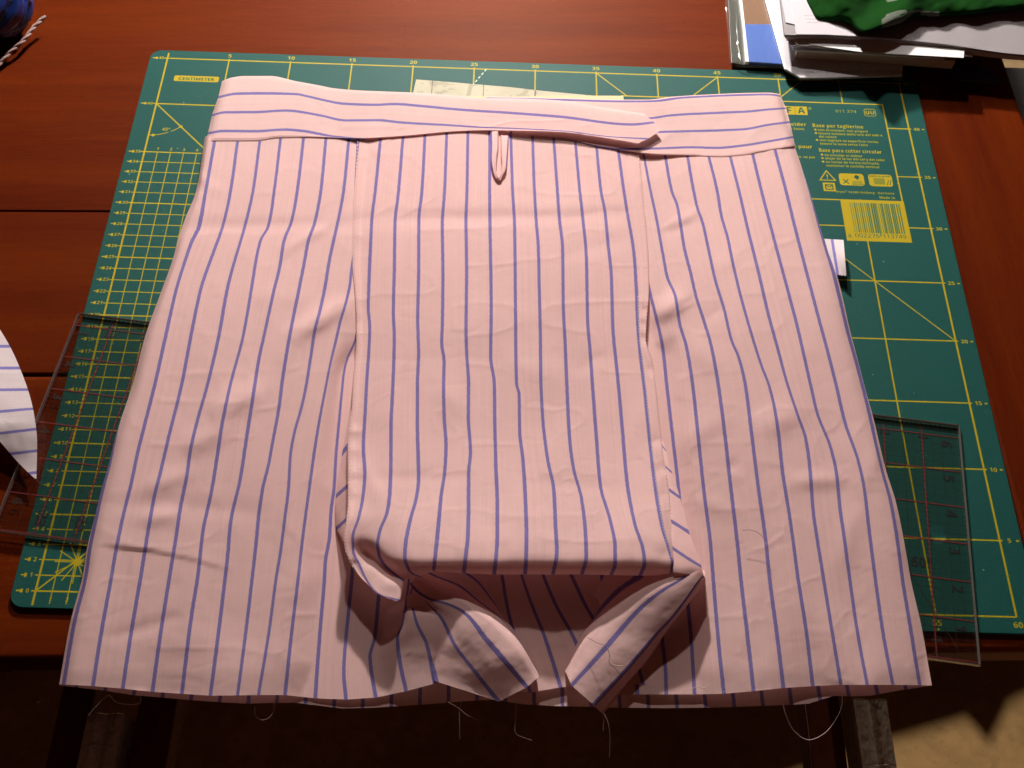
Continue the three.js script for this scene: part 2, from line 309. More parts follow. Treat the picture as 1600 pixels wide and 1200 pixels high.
// ------------------------------------------------------------------ acrylic ruler under the shorts
{
  const A = W(-16, 826, 0.35), B = W(121, 487, 0.35), C = W(1501, 663, 0.35);
  const e1 = new THREE.Vector3().subVectors(C, B), L = e1.length(); e1.normalize();
  const Wd = 16.4 * CM, e2 = new THREE.Vector3(-e1.z, 0, e1.x);
  const rul = thing('acrylic_ruler', 'clear acrylic quilting ruler with red lines lying under the shorts', 'ruler', [B.x, 0.0004, B.z]);
  rul.rotation.y = Math.atan2(-e1.z, e1.x);
  const s = new THREE.Shape(); s.moveTo(0, -Wd); s.lineTo(L, -Wd); s.lineTo(L, 0); s.lineTo(0, 0); s.closePath();
  const hole = new THREE.Path(); const hp = W(1467, 833, 0.35).sub(B), hx = hp.dot(e1), hz = hp.dot(e2); hole.absarc(hx, -hz, 0.0055, 0, Math.PI * 2, true); s.holes.push(hole);
  const g = new THREE.ExtrudeGeometry(s, { depth: 0.0028, bevelEnabled: true, bevelSize: 0.0002, bevelThickness: 0.0002, bevelOffset: -0.0002, bevelSegments: 1, curveSegments: 18 });
  g.rotateX(-Math.PI / 2);
  part('plate', g, phys({ color: rgb(0.93, 0.93, 0.91), roughness: 0.06, transmission: 1, thickness: 0, ior: 1.49, side: THREE.DoubleSide }), rul);
  const edge = phys({ color: rgb(0.5, 0.44, 0.41), roughness: 0.35, transmission: 0.75, thickness: 0, ior: 1.49, side: THREE.DoubleSide });
  // frosted cut edges
  const eg = (w, d, x, z) => { const q = new THREE.BoxGeometry(w, 0.0024, d); q.translate(x, 0.0014, z); return q; };
  const darkEdge = phys({ color: rgb(0.42, 0.30, 0.27), roughness: 0.2, transmission: 0.8, thickness: 0, side: THREE.DoubleSide });
  part('cut_edge', eg(L - 0.002, 0.0004, L / 2, 0.0006), darkEdge, rul); part('cut_edge', eg(L - 0.002, 0.0004, L / 2, Wd - 0.0006), darkEdge, rul);
  part('cut_edge', eg(0.0004, Wd - 0.002, 0.0006, Wd / 2), edge, rul); part('cut_edge', eg(0.0004, Wd - 0.002, L - 0.0006, Wd / 2), edge, rul);
  // printed scale
  const K = 3300, cv = document.createElement('canvas'); cv.width = Math.round(L * K); cv.height = Math.round(Wd * K);
  const c = cv.getContext('2d'), IN = 0.0254 * K; c.clearRect(0, 0, cv.width, cv.height);
  const cw = cv.width, ch = cv.height;
  c.strokeStyle = 'rgba(130,16,28,0.8)'; c.lineWidth = 2.2;
  const ln = (a, b, d, e, w) => { c.lineWidth = w; c.beginPath(); c.moveTo(a, b); c.lineTo(d, e); c.stroke(); };
  for (let i = 1; i < 25; i++) ln(cw - i * IN, 0, cw - i * IN, ch, 2.6);
  for (let j = 0; j < 7; j++) ln(0, ch - (j + 0.1) * IN, cw, ch - (j + 0.1) * IN, 2.6);
  c.strokeStyle = '#241418';
  for (let i = 0; i * IN / 8 < cw; i++) { const x = cw - i * IN / 8, l = i % 8 ? (i % 4 ? 8 : 14) : 20; ln(x, 0, x, l, 1.3); ln(x, ch, x, ch - l, 1.3); }
  for (let j = 0; j < 52; j++) { const y = ch - (j / 8 + 0.1) * IN; for (let i = 0; i < 25; i++) ln(cw - i * IN - 5, y, cw - i * IN + 5, y, 1.1); }
  c.strokeStyle = 'rgba(36,20,24,0.55)'; for (let i = 0; i < 100; i++) if (i % 4) ln(cw - i * IN / 4, 0, cw - i * IN / 4, ch, i % 2 ? 0.5 : 0.9);
  for (let j = 0; j < 26; j++) ln(0, ch - (j / 4 + 0.1) * IN, cw, ch - (j / 4 + 0.1) * IN, 0.5);
  c.fillStyle = 'rgba(18,10,12,0.8)'; c.textAlign = 'center'; c.textBaseline = 'middle';
  const lab = (s, x, y, size = 30, rot = 0) => { c.save(); c.translate(x, y); c.rotate(rot); c.font = `bold ${size}px sans-serif`; c.fillText(s, 0, 0); c.restore(); };
  for (let i = 1; i < 24; i++) { lab(String(i), cw - i * IN + 2, 36, 32, Math.PI / 2); lab(String(i), cw - i * IN + 2, ch - 44, 30, Math.PI / 2); }
  for (let j = 1; j < 7; j++) { lab(String(j), cw - IN * 0.38, ch - (j - 0.12) * IN, 32, Math.PI / 2); lab(String(7 - j), IN * 0.3, ch - (j - 0.12) * IN, 30, Math.PI / 2); }
  lab('60\u00b0', cw - IN * 1.22, ch - IN * 2.45, 30); lab('60\u00b0', IN * 2.35, ch - IN * 2.75, 30); ln(cw - IN * 0.5, ch - IN * 0.4, cw - IN * 4.0, ch - IN * 6.4, 1.6);
  const tex = new THREE.CanvasTexture(cv); tex.colorSpace = THREE.SRGBColorSpace; tex.magFilter = THREE.LinearFilter;
  const pg = new THREE.PlaneGeometry(L, Wd); pg.rotateX(-Math.PI / 2); pg.translate(L / 2, -0.0001, Wd / 2);
  part('printed_scale', pg, std({ map: tex, transparent: true, roughness: 0.6, side: THREE.DoubleSide }), rul);
}

// ------------------------------------------------------------------ the striped shorts
const shorts = thing('boxer_shorts', 'unfinished pink boxer shorts with blue stripes spread flat on the green mat', 'shorts');
// small folds and creases: [x0, y0, x1, y1, width, height] in photograph positions, height in cm (below 0: a furrow)
const CREASES = [
  [560, 343, 965, 336, 8, -0.10], [285, 354, 545, 350, 7, -0.075], [445, 391, 522, 346, 6, 0.10], [462, 522, 532, 478, 11, 0.30], [440, 560, 500, 505, 14, 0.10],
   [160, 785, 400, 800, 10, -0.06], [335, 645, 400, 612, 15, 0.28], [290, 700, 350, 668, 14, 0.22], [235, 762, 290, 738, 12, 0.17], [230, 812, 275, 800, 10, 0.16],
  [180, 995, 275, 965, 7, -0.07], [300, 270, 345, 300, 6, 0.06], [290, 300, 330, 285, 8, -0.06], [400, 460, 480, 470, 12, 0.06],
  [1052, 352, 1090, 330, 6, 0.09], [1040, 365, 1075, 350, 5, -0.05], [1030, 494, 1062, 466, 12, 0.38], [1022, 540, 1050, 515, 12, 0.16], [1080, 530, 1112, 575, 14, 0.16], [1120, 420, 1150, 400, 10, 0.06], [1100, 500, 1130, 480, 8, -0.06],
  [1240, 752, 1310, 748, 10, 0.14], [1190, 668, 1240, 645, 16, 0.16], [1140, 735, 1150, 722, 6, -0.06], [1060, 700, 1120, 655, 14, 0.10], [1090, 780, 1150, 800, 10, 0.08], [1310, 880, 1340, 800, 12, 0.10], [1350, 760, 1375, 700, 10, 0.07],
  [575, 748, 730, 745, 9, -0.07], [572, 725, 592, 785, 8, 0.14], [690, 602, 712, 640, 14, 0.10], [795, 560, 868, 590, 18, 0.10], [700, 520, 830, 500, 26, 0.07], [880, 400, 980, 372, 9, -0.05], [905, 580, 940, 555, 8, -0.06], [820, 752, 960, 760, 9, -0.05], [600, 640, 640, 700, 18, 0.07], [840, 330, 900, 325, 12, 0.06], [640, 830, 700, 790, 20, 0.10], [800, 800, 930, 640, 26, 0.08], [980, 690, 1010, 640, 14, 0.08],
  [1001, 486, 1010, 484, 7, -0.10], [1001, 508, 1010, 506, 6, -0.10], [1001, 530, 1009, 528, 6, -0.12], [1012, 580, 1024, 576, 6, -0.07], [1020, 690, 1032, 686, 6, -0.08], [1026, 735, 1038, 730, 6, -0.08], [1030, 775, 1042, 772, 6, -0.06], [1034, 862, 1050, 876, 8, -0.10],
  [548, 672, 562, 676, 6, 0.07], [548, 700, 562, 704, 6, 0.07], [549, 736, 566, 740, 7, 0.10], [549, 766, 562, 770, 6, 0.08], [556, 505, 566, 500, 8, -0.06],
  [1340, 1000, 1352, 1060, 9, -0.10], [1290, 960, 1300, 1060, 12, 0.08], [250, 1010, 330, 1000, 14, 0.06], [450, 930, 500, 890, 18, 0.10], [420, 1020, 520, 1040, 16, 0.06], [1150, 1000, 1180, 930, 16, 0.07], [560, 960, 566, 1060, 6, 0.05], [655, 945, 662, 1010, 8, 0.05],
];
function relief(x, y) {
  let h = 0.13 * fbm(x / 120, y / 230, 3, 2) + 0.03 * fbm(x / 46 + 0.3 * fbm(x / 90, y / 90, 5, 2), y / 70, 19, 3) + 0.012 * fbm(x / 13, y / 15, 27, 2);
  for (const [x0, y0, x1, y1, w, a] of CREASES) {
    const ex = x1 - x0, ey = y1 - y0, L = Math.hypot(ex, ey), t = ((x - x0) * ex + (y - y0) * ey) / (L * L);
    const e = t < 0 ? -t * L : t > 1 ? (t - 1) * L : 0, d = Math.abs((x - x0) * ey - (y - y0) * ex) / L;
    if (d > 3.5 * w || e > 3 * w) continue;
    h += a * Math.exp(-0.5 * (d / w) ** 2 - 0.5 * (e / (w * 1.2)) ** 2) * (0.35 + 0.65 * Math.sin(Math.PI * clamp(0.12 + 0.76 * t)));
  }
  // a lip of cloth that was folded over: gentle above, steep below
  {
    const t = (x - 172) / 184, m = 851 + 38 * t - 6 * Math.sin(Math.PI * clamp(t)), d = m - y;
    if (t > -0.1 && t < 1.1 && d > -6) h += 0.13 * (1 - 0.6 * clamp(t)) * sstep(-0.1, 0.1, t) * sstep(1.1, 0.85, t) * sstep(-4.5, 0, d) * Math.exp(-Math.max(0, d) / 34);
  }
  // sharp little ironing and handling creases
  const r1 = 1 - Math.abs(vnoise(x / 70 + 0.5 * vnoise(x / 50, y / 50, 61), y / 55, 62)), r2 = 1 - Math.abs(vnoise(x / 38, y / 44 + 0.4 * vnoise(x / 40, y / 33, 63), 64));
  h += 0.034 * Math.pow(r1, 18) - 0.02 * Math.pow(r2, 20);
  return h;
}
// a cloth panel: columns run down the cloth along its stripes; u counts stripes
function panel({ cols, nT = 170, sub = 8, h, tail = [], len = 36, u0 = 0, up = 0 }) {
  const C = cols.map((c) => { const f = curve(c.pts); return { f, y0: c.y0 ?? c.pts[0][0] - up, y1: c.y1 ?? c.pts[c.pts.length - 1][0], u: typeof c.u === 'number' ? () => c.u : curve(c.u) }; });
  const px = (c, t) => { const j = Math.min(C.length - 2, Math.floor(c)), s = c - j, a = C[j], b = C[j + 1], ya = lerp(a.y0, a.y1, t), yb = lerp(b.y0, b.y1, t); return [lerp(a.f(ya), b.f(yb), s), lerp(ya, yb, s), lerp(a.u(ya), b.u(yb), s)]; };
  const at = (c, t, dh = 0, dx = 0, dy = 0) => { const [x, y] = px(c, t); return W(x + dx, y + dy, h(x + dx, y + dy, c, t) + dh); };
  const nC = (C.length - 1) * sub + 1, rows = nT + tail.length;
  const geo = gridGeo(rows, nC, (i, j) => {
    const c = j / sub, t = Math.min(1, i / (nT - 1));
    let [x, y, u] = px(c, t), hh = h(x, y, c, t);
    if (i >= nT) { const k = tail[i - nT], w = k.w ? k.w(c) : 1; y += k.dy * w; hh += k.dh * w; if (w < 1) { const e = i - nT + 1; x += (1 - w) * (4.5 * Math.sin(e * 0.55)); y += (1 - w) * 1.5 * Math.sin(e * 0.55); hh -= (1 - w) * 0.03 * e * e; } }
    return { p: W(x, y, hh), u: (u + u0) / 8, v: (t * len + Math.max(0, i - nT) * 0.4) / FV };
  });
  return { geo, at, px };
}
const edgeDrop = (d, r = 12) => 1 - Math.sqrt(clamp(1 - (1 - clamp(d / r)) ** 2));   // 1 at the very edge, 0 from r inwards

// --- left leg front
const leftCols = [
  { u: [[222, 0.58], [300, 0.6], [450, 0.42], [600, 0.17], [700, 0.0], [800, -0.06], [900, -0.13], [1068, -0.15]], pts: [[222, 319], [300, 306], [340, 290], [372, 279], [405, 270], [450, 254], [525, 227], [600, 207.5], [680, 181], [725, 170], [770, 157], [812, 147], [857, 136], [900, 129], [972, 110], [1069, 92.5]] },
  { u: 1, pts: [[222, 335], [300, 321], [356, 311], [375, 301], [405, 290], [450, 276], [525, 259], [600, 242], [667, 225], [707, 215], [755, 205], [807, 192], [865, 180], [900, 174], [995, 157], [1072, 145]] },
  { u: 2, pts: [[221, 371], [300, 360], [355, 347.5], [390, 335], [450, 314], [525, 298], [600, 284], [677, 265], [732, 252], [780, 240], [825, 232], [900, 220], [987, 205], [1076, 191.5]] },
  { u: 3, pts: [[220, 406], [300, 395], [355, 382], [450, 355.5], [525, 342], [600, 324.5], [662, 307], [705, 297], [742, 292], [792, 282], [840, 275], [900, 265], [982, 252], [1081, 238]] },
  { u: 4, pts: [[217, 438], [300, 428], [354, 419], [375, 407], [405, 400], [450, 393], [525, 380], [600, 360], [662, 347], [715, 339], [770, 330], [830, 317], [900, 309], [962, 299], [1084, 284]] },
  { u: 5, pts: [[218, 474], [300, 464], [347, 455], [375, 444], [417, 437], [457, 427], [512, 415], [562, 404], [600, 398], [685, 385], [750, 375], [817, 360], [870, 355.5], [900, 352], [1000, 340], [1087, 328.5]] },
  { u: 6, pts: [[218, 509], [300, 501], [350, 491], [375, 482], [412, 475], [462, 465], [517, 454], [570, 445], [600, 440.5], [637, 436], [687, 427], [725, 420], [765, 410], [807, 404], [850, 400], [900, 394.5], [997, 383], [1086.5, 371.5]] },
  { u: 7, pts: [[217, 545], [300, 536.5], [350, 527], [405, 515], [450, 507.5], [485, 500], [515, 492], [555, 486], [600, 479], [637, 471], [675, 460], [712, 453.5], [762, 451], [812, 445], [862, 438.5], [900, 432], [982, 421], [1086, 403.5]] },
  { u: 8, pts: [[217, 580], [300, 573], [380, 557], [417, 550], [445, 547], [472, 541], [500, 532.5], [532, 525], [570, 516], [600, 510], [652, 500], [707, 491], [770, 482], [845, 472], [900, 466], [1000, 454], [1086, 445]] },
  { u: 9, pts: [[217, 615], [300, 606], [450, 572], [500, 562], [532, 555], [562, 542], [582, 537], [600, 535], [655, 530], [710, 525], [762, 522], [800, 517], [837, 515], [880, 508], [900, 507], [987, 500], [1091, 492.5]] },
  { u: 10, pts: [[217, 648], [450, 602], [562, 572], [600, 566], [700, 560], [800, 556], [850, 553], [900, 550], [950, 545], [1000, 540], [1050, 537], [1093, 540.5]] },
  { u: 11, pts: [[217, 680], [450, 632], [600, 602], [800, 598], [900, 594], [937, 591], [1000, 585], [1025, 578], [1062, 582], [1090, 587]] },
  { u: 12, pts: [[217, 712], [450, 662], [600, 640], [800, 640], [900, 640], [950, 634], [977, 629], [997, 621], [1030, 624], [1080, 634.5]] },
  { u: 13, pts: [[217, 744], [450, 692], [600, 670], [800, 660], [900, 650], [930, 640], [950, 644], [972, 650], [1007, 667], [1068, 679]] },
  { u: 14, pts: [[217, 780], [450, 722], [600, 700], [800, 690], [900, 680], [960, 690], [1006, 709], [1051, 722]] },
];
const leftH = (x, y, c, t) => {
  let h = 1.05 + relief(x, y);
  h += 0.35 * sstep(300, 520, y) * Math.exp(-0.5 * ((c - 4) / 2.6) ** 2);                         // slightly puffed leg
  const lift = sstep(905, 965, y) * sstep(9.8, 12.6, c);
  h -= 0.75 * sstep(7.9, 9.3, c) * sstep(470, 600, y) * (1 - lift * 0.4);                          // falls into the furrow by the seam
  h -= 0.5 * sstep(9.2, 10.2, c) * (1 - lift);
  h += lift * (0.95 * Math.exp(-0.5 * ((y - 975) / 48) ** 2) + 0.25) * sstep(10, 13, c);
  h += 0.14 * sstep(960, 1085, y) * Math.sin(c * 1.15 + 0.8) * sstep(1, 3, c);
  h -= 0.72 * edgeDrop(c, 0.42) + 0.15 * edgeDrop(c, 1.2);
  h -= 0.15 * sstep(1040, 1095, y) * (1 - lift);
  return Math.max(h, 0.55);
};
const leftLeg = panel({ up: 9, cols: leftCols, h: leftH, nT: 230, sub: 9, len: 38 });
part('leg_front', leftLeg.geo, cloth, shorts);

// --- right leg front
const rightCols = [
  { u: -2.6, pts: [[238, 905], [500, 920], [700, 935], [900, 955], [1000, 960], [1085, 966]] },
  { u: -2, pts: [[238, 925], [500, 945], [700, 962], [900, 980], [1000, 990], [1085, 996]] },
  { u: -1, pts: [[239, 950], [455, 980], [600, 1002], [780, 1022], [900, 1031], [992, 1034], [1050, 1040], [1085, 1041]] },
  { u: 0, pts: [[240, 982], [340, 996], [455, 1015], [495, 1025], [540, 1035], [600, 1041.5], [675, 1050], [762, 1060], [850, 1068], [937, 1074], [1000, 1080], [1085, 1085]] },
  { u: 1, pts: [[240, 1005], [300, 1016.5], [340, 1025], [405, 1037], [432, 1042], [462, 1055], [507, 1062], [540, 1072], [600, 1082], [675, 1090], [770, 1100], [850, 1110], [900, 1114], [1000, 1122], [1084, 1131]] },
  { u: 2, pts: [[242, 1039], [300, 1050], [320, 1058], [355, 1064], [382, 1068], [430, 1080], [462, 1087], [505, 1101], [535, 1110], [600, 1122], [675, 1132], [755, 1141], [850, 1152], [900, 1157], [987, 1167], [1080, 1177.5]] },
  { u: 3, pts: [[243, 1074], [300, 1084], [327, 1090], [345, 1097], [375, 1104], [435, 1117], [485, 1132], [532, 1143], [557, 1154], [600, 1164.5], [667, 1173], [755, 1184], [850, 1197], [900, 1202], [1000, 1215], [1075, 1224]] },
  { u: 4, pts: [[245, 1107.5], [300, 1121], [337, 1127], [372, 1137], [407, 1144], [462, 1157], [525, 1175], [572, 1190], [600, 1201], [630, 1209], [675, 1216], [737, 1222.5], [795, 1232], [850, 1240], [900, 1246.5], [987, 1260], [1072, 1270]] },
  { u: 5, pts: [[245, 1141], [300, 1155], [365, 1170], [425, 1185], [490, 1200], [545, 1215], [600, 1230], [650, 1247], [685, 1259], [737, 1266], [795, 1270], [845, 1277], [900, 1286], [962, 1296], [1070, 1314]] },
  { u: 6, pts: [[241, 1176], [300, 1190], [342, 1201], [395, 1215], [450, 1230], [507, 1245], [600, 1266], [647, 1277], [700, 1298], [740, 1307], [790, 1312], [840, 1319], [900, 1327], [990, 1340], [1070, 1355]] },
  { u: 7, pts: [[234, 1211], [300, 1228.5], [355, 1242], [425, 1260], [490, 1277], [545, 1292], [600, 1306], [660, 1320], [720, 1341], [760, 1350], [825, 1357.5], [900, 1367], [992, 1380], [1070, 1395]] },
  { u: [[230, 7.9], [300, 7.98], [382, 8.03], [455, 8.12], [600, 8.08], [720, 8.18], [837, 8.24], [900, 8.3], [980, 8.4], [1068, 8.45]], pts: [[230, 1242], [300, 1265.5], [357, 1282], [395, 1294.5], [432, 1308], [475, 1319], [512, 1327], [565, 1341], [600, 1350], [655, 1365], [735, 1384.5], [785, 1400], [870, 1417], [900, 1422], [980, 1440], [1071, 1456]] },
];
const rightH = (x, y, c, t) => {
  let h = 1.0 + relief(x, y);
  h += 0.3 * sstep(300, 520, y) * Math.exp(-0.5 * ((c - 7) / 2.2) ** 2);
  h -= 0.62 * (1 - sstep(2.8, 3.9, c)) * sstep(420, 600, y);
  h -= 0.25 * (1 - sstep(2.2, 3.2, c));
  h -= 0.6 * edgeDrop(11 - c, 0.45) + 0.15 * edgeDrop(11 - c, 1.2);
  h += 0.25 * sstep(940, 1075, y) * Math.sin(c * 1.5 + 0.4) * sstep(4, 6, c);
  h -= 0.15 * sstep(1040, 1090, y);
  return Math.max(h, 0.55);
};
const rightLeg = panel({ up: 9, cols: rightCols, h: rightH, nT: 230, sub: 9, len: 36, u0: 4 });
part('leg_front', rightLeg.geo, cloth, shorts);

// --- back of the shorts, seen at the hem
{
  const hem = [[93, 1071], [120, 1074], [164, 1079], [207, 1086], [254, 1090], [299, 1094], [342, 1097], [384, 1099.5], [418, 1098.5], [460, 1098], [494, 1102], [535, 1107], [582, 1106], [627, 1103], [674, 1100], [720, 1096], [772, 1093], [819, 1100.5], [862, 1103], [906, 1104], [951, 1105.5], [996, 1106], [1041, 1106.5], [1086, 1106], [1131, 1105], [1175, 1103.5], [1220, 1102], [1264, 1099.5], [1281, 1094], [1302, 1087.5], [1331, 1088], [1361, 1087], [1404, 1079], [1447, 1072.5], [1456, 1071]];
  const cols = hem.map(([x, y], i) => {
    const top = lerp(330, 1232, (x - 93) / 1363);
    return { u: (x - 164) / 44.7, pts: [[240, top], [600, lerp(222, 1338, (x - 93) / 1363)], [960, lerp(122, 1427, (x - 93) / 1363)], [y, x]] };
  });
  const bh = (x, y, c) => {
    let h = 0.42 + 0.03 * fbm(x / 60, y / 60, 71, 2) - 0.2 * sstep(1000, 1090, y) + sstep(1050, 1090, y) * (0.07 * Math.sin(x / 60) + 0.06 * vnoise(x / 34, 2, 73));
    h += 0.3 * Math.exp(-0.5 * ((x - 1305) / 22) ** 2) * sstep(1066, 1088, y);   // the rolled bit of hem at the right
    h += 0.14 * Math.exp(-0.5 * ((x - 400) / 50) ** 2) * sstep(1080, 1098, y);
    return h;
  };
  part('back_panel', panel({ cols, h: bh, nT: 120, sub: 5, len: 38 }).geo, cloth, shorts);
}

// --- middle panel with its rolled-under lower edge
const midCols = [
  { u: [[215, -0.08], [260, 0.0], [300, 0.06], [450, 0.38], [600, 0.4], [850, 0.35], [938, 0.8]], pts: [[216, 557], [300, 552.5], [350, 550], [387, 549.5], [417, 550], [455, 554], [500, 556.5], [537, 556.5], [562, 554.5], [600, 551], [635, 549.5], [670, 545], [700, 543], [750, 543.5], [787, 543.5], [812, 541], [840, 537.5], [858, 538.5], [870, 543], [895, 556], [912, 573], [930, 599], [939, 617]] },
  { u: 1, pts: [[216, 594.5], [300, 586], [342, 581], [385, 579], [450, 576], [480, 575], [512, 577.5], [550, 576], [600, 572.5], [650, 570], [700, 567.5], [740, 570], [775, 567], [812, 559], [840, 550], [862, 551], [883, 561], [910, 574], [925, 586], [933, 600], [938, 621]] },
  { u: 2, pts: [[214, 629.5], [300, 622.5], [350, 617], [425, 616], [487, 614.5], [525, 616], [600, 614], [662, 611], [725, 610.5], [770, 609], [800, 605], [830, 593], [850, 589.5], [864, 591], [880, 599], [898, 619], [905, 628]] },
  { u: 3, pts: [[211, 664], [300, 659], [342, 654.5], [425, 654], [500, 652.5], [550, 654], [600, 652], [662, 652], [750, 654], [775, 651], [812, 641], [850, 633.5], [870, 632], [888, 637], [898, 646], [901, 656]] },
  { u: 4, pts: [[207, 698], [300, 694.5], [350, 691], [425, 692], [512, 691], [535, 690], [565, 694], [600, 693], [650, 694], [695, 697], [730, 695.5], [775, 689], [825, 684.5], [860, 681], [891, 677]] },
  { u: 5, pts: [[205, 731], [300, 729.5], [342, 728], [425, 729], [512, 728], [550, 729], [600, 732], [650, 731.5], [707, 735], [740, 732], [787, 732], [837, 731], [866, 728], [895, 724.5]] },
  { u: 6, pts: [[204, 765], [300, 765], [350, 765.5], [487, 767.5], [557, 766.5], [600, 772.5], [650, 773], [725, 774.5], [787, 777], [837, 777], [870, 775], [897, 772]] },
  { u: 7, pts: [[210, 798], [300, 801], [350, 804], [500, 805.5], [550, 806], [600, 807], [615, 811], [675, 812], [717, 817], [775, 820.5], [837, 822.5], [870, 822], [897, 820.5]] },
  { u: 8, pts: [[213, 832], [300, 835], [350, 838], [387, 841], [450, 842.5], [512, 844], [600, 845], [650, 847.5], [720, 856], [762, 865], [825, 868], [862, 870], [897, 864]] },
  { u: 9, pts: [[216, 865], [300, 871], [342, 874], [387, 879], [475, 880], [537, 883], [600, 885.5], [687, 890], [732, 896], [780, 909], [837, 915], [870, 916], [897, 909]] },
  { u: 10, pts: [[222, 899], [300, 906], [345, 911], [400, 916], [500, 918], [550, 922], [600, 925.5], [687, 932], [760, 938], [815, 954], [855, 961], [880, 961], [898, 955]] },
  { u: 11, pts: [[229, 932], [300, 939], [330, 945], [382, 950], [430, 955], [512, 957.5], [575, 963.5], [600, 966], [667, 972], [757, 980], [820, 992], [860, 1005], [880, 1007], [899, 1000]] },
  { u: 12, pts: [[235, 966], [300, 975], [332, 980], [400, 991], [450, 994], [500, 996], [550, 1000], [600, 1006], [705, 1017], [770, 1025], [825, 1035], [857, 1045], [882, 1051], [899, 1049]] },
  { u: [[238, 12.95], [300, 12.85], [412, 12.6], [500, 12.42], [700, 12.48], [899, 12.3]], pts: [[239, 1000], [300, 1005], [362, 1011], [412, 1014], [455, 1014.5], [500, 1011], [532, 1009.5], [560, 1019], [600, 1024.5], [707, 1036], [762, 1045], [820, 1050], [870, 1056], [899, 1058]] },
];
const midH = (x, y, c, t) => {
  const r = relief(x, y);
  const roll = curve([[560, 0], [660, 0.25], [760, 1.0], [820, 1.75], [850, 2.1], [872, 2.22], [884, 2.05], [892, 1.75], [899, 1.15]]);
  const side = sstep(3.6, 1.2, c);                                    // the gathered corner
  const ys = lerp(y, Math.min(y, 880), side);
  let h = 1.28 + r * (1 - 0.5 * sstep(860, 890, y)) + clamp(roll(Math.max(560, ys)), 0, 3) * (1 - 0.22 * sstep(13 - 1.2, 13, c));
  h += 0.25 * Math.sin(Math.PI * c / 13) * sstep(240, 420, y);
  h += (0.20 * fbm(x / 70, 4.2 + y / 160, 101, 2) + 0.07 * fbm(x / 24, y / 60, 102, 2)) * sstep(740, 850, y);
  h -= side * 1.0 * sstep(800, 900, y);
  h += 0.35 * sstep(912, 938, y) * side;
  // pucker: a dip between the second and third stripe
  h -= 0.75 * Math.exp(-0.5 * (((x - 576) * 0.8 + (y - 868) * 0.6) / 16) ** 2 - 0.5 * (((y - 868) * 0.8 - (x - 576) * 0.6) / 9) ** 2);
  h -= 0.5 * Math.exp(-0.5 * (((x - 607) * 0.8 + (y - 890) * 0.6) / 12) ** 2 - 0.5 * (((y - 890) * 0.8 - (x - 607) * 0.6) / 6) ** 2);
  h += 0.3 * Math.exp(-0.5 * ((x - 610) / 16) ** 2 - 0.5 * ((y - 915) / 8) ** 2);
  h -= 0.2 * (sstep(1.4, 0, c) + sstep(11.6, 13, c)) * sstep(490, 380, y);
  // the two stitched seam strips stand a little proud
  h += 0.07 * (1 - sstep(0.36, 0.44, c)) + 0.07 * sstep(12.35, 12.5, c) * (y < 480 ? 1 : 0.6);
  h -= 0.12 * edgeDrop(Math.min(c, 13 - c), 0.09);
  return h;
};
const tailW = (c) => sstep(1.6, 3.2, c);
const mid = panel({ up: 9, cols: midCols, h: midH, nT: 260, sub: 10, len: 31, u0: 2, tail: [{ dy: 0.6, dh: -0.35, w: tailW }, { dy: 0.2, dh: -0.7, w: tailW }, { dy: -2.5, dh: -1.0, w: tailW }, { dy: -7, dh: -1.15, w: tailW }, { dy: -16, dh: -1.25, w: tailW }, { dy: -30, dh: -1.35, w: tailW }] });
part('middle_panel', mid.geo, cloth, shorts);

// --- gusset pieces beside the middle panel (stripes run across them)
{
  const g1 = panel({ u0: 1, len: 5, nT: 50, sub: 6,
    cols: [{ u: [[640, -1.6], [708, -1], [776, 0], [826, 1]], pts: [[640, 546], [700, 536], [760, 526], [790, 524], [826, 525]] },
      { u: [[640, -1.5], [690, -1], [755, 0], [806, 1], [852, 1.8]], pts: [[640, 553], [700, 548], [750, 548], [790, 548], [840, 543], [856, 542]] }],
    h: (x, y, c) => 0.75 + c * lerp(0.45, 1.5, sstep(640, 860, y)) * 0.8 + 0.05 * fbm(x / 12, y / 30, 55, 2), tail: [{ dy: 1, dh: -0.25 }, { dy: 2, dh: -0.6 }] });
  part('gusset', g1.geo, cloth, shorts);
  const g2 = panel({ u0: 5, len: 6, nT: 60, sub: 8,
    cols: [{ u: [[690, -2], [760, 0], [812, 1], [855, 2], [899, 3]], pts: [[690, 1031], [707, 1032], [762, 1040], [820, 1046], [870, 1050], [897, 1052]] },
      { u: [[690, -2.4], [777, 0], [832, 1], [885, 2], [902, 2.5]], pts: [[690, 1037], [735, 1049], [772, 1061], [832, 1077], [882, 1095], [903, 1101]] }],
    h: (x, y, c) => 1.25 + curve([[690, 0], [760, 0.85], [820, 1.6], [860, 2.0], [885, 2.1], [903, 1.9]])(y) - 0.35 * c * c * sstep(690, 780, y) + 0.04 * fbm(x / 14, y / 22, 56, 2) - 0.14,
    tail: [{ dy: 0.5, dh: -0.3 }, { dy: -1, dh: -0.7 }, { dy: -5, dh: -1.1 }, { dy: -10, dh: -1.6 }, { dy: -16, dh: -2.1 }] });
  part('gusset', g2.geo, cloth, shorts);
}

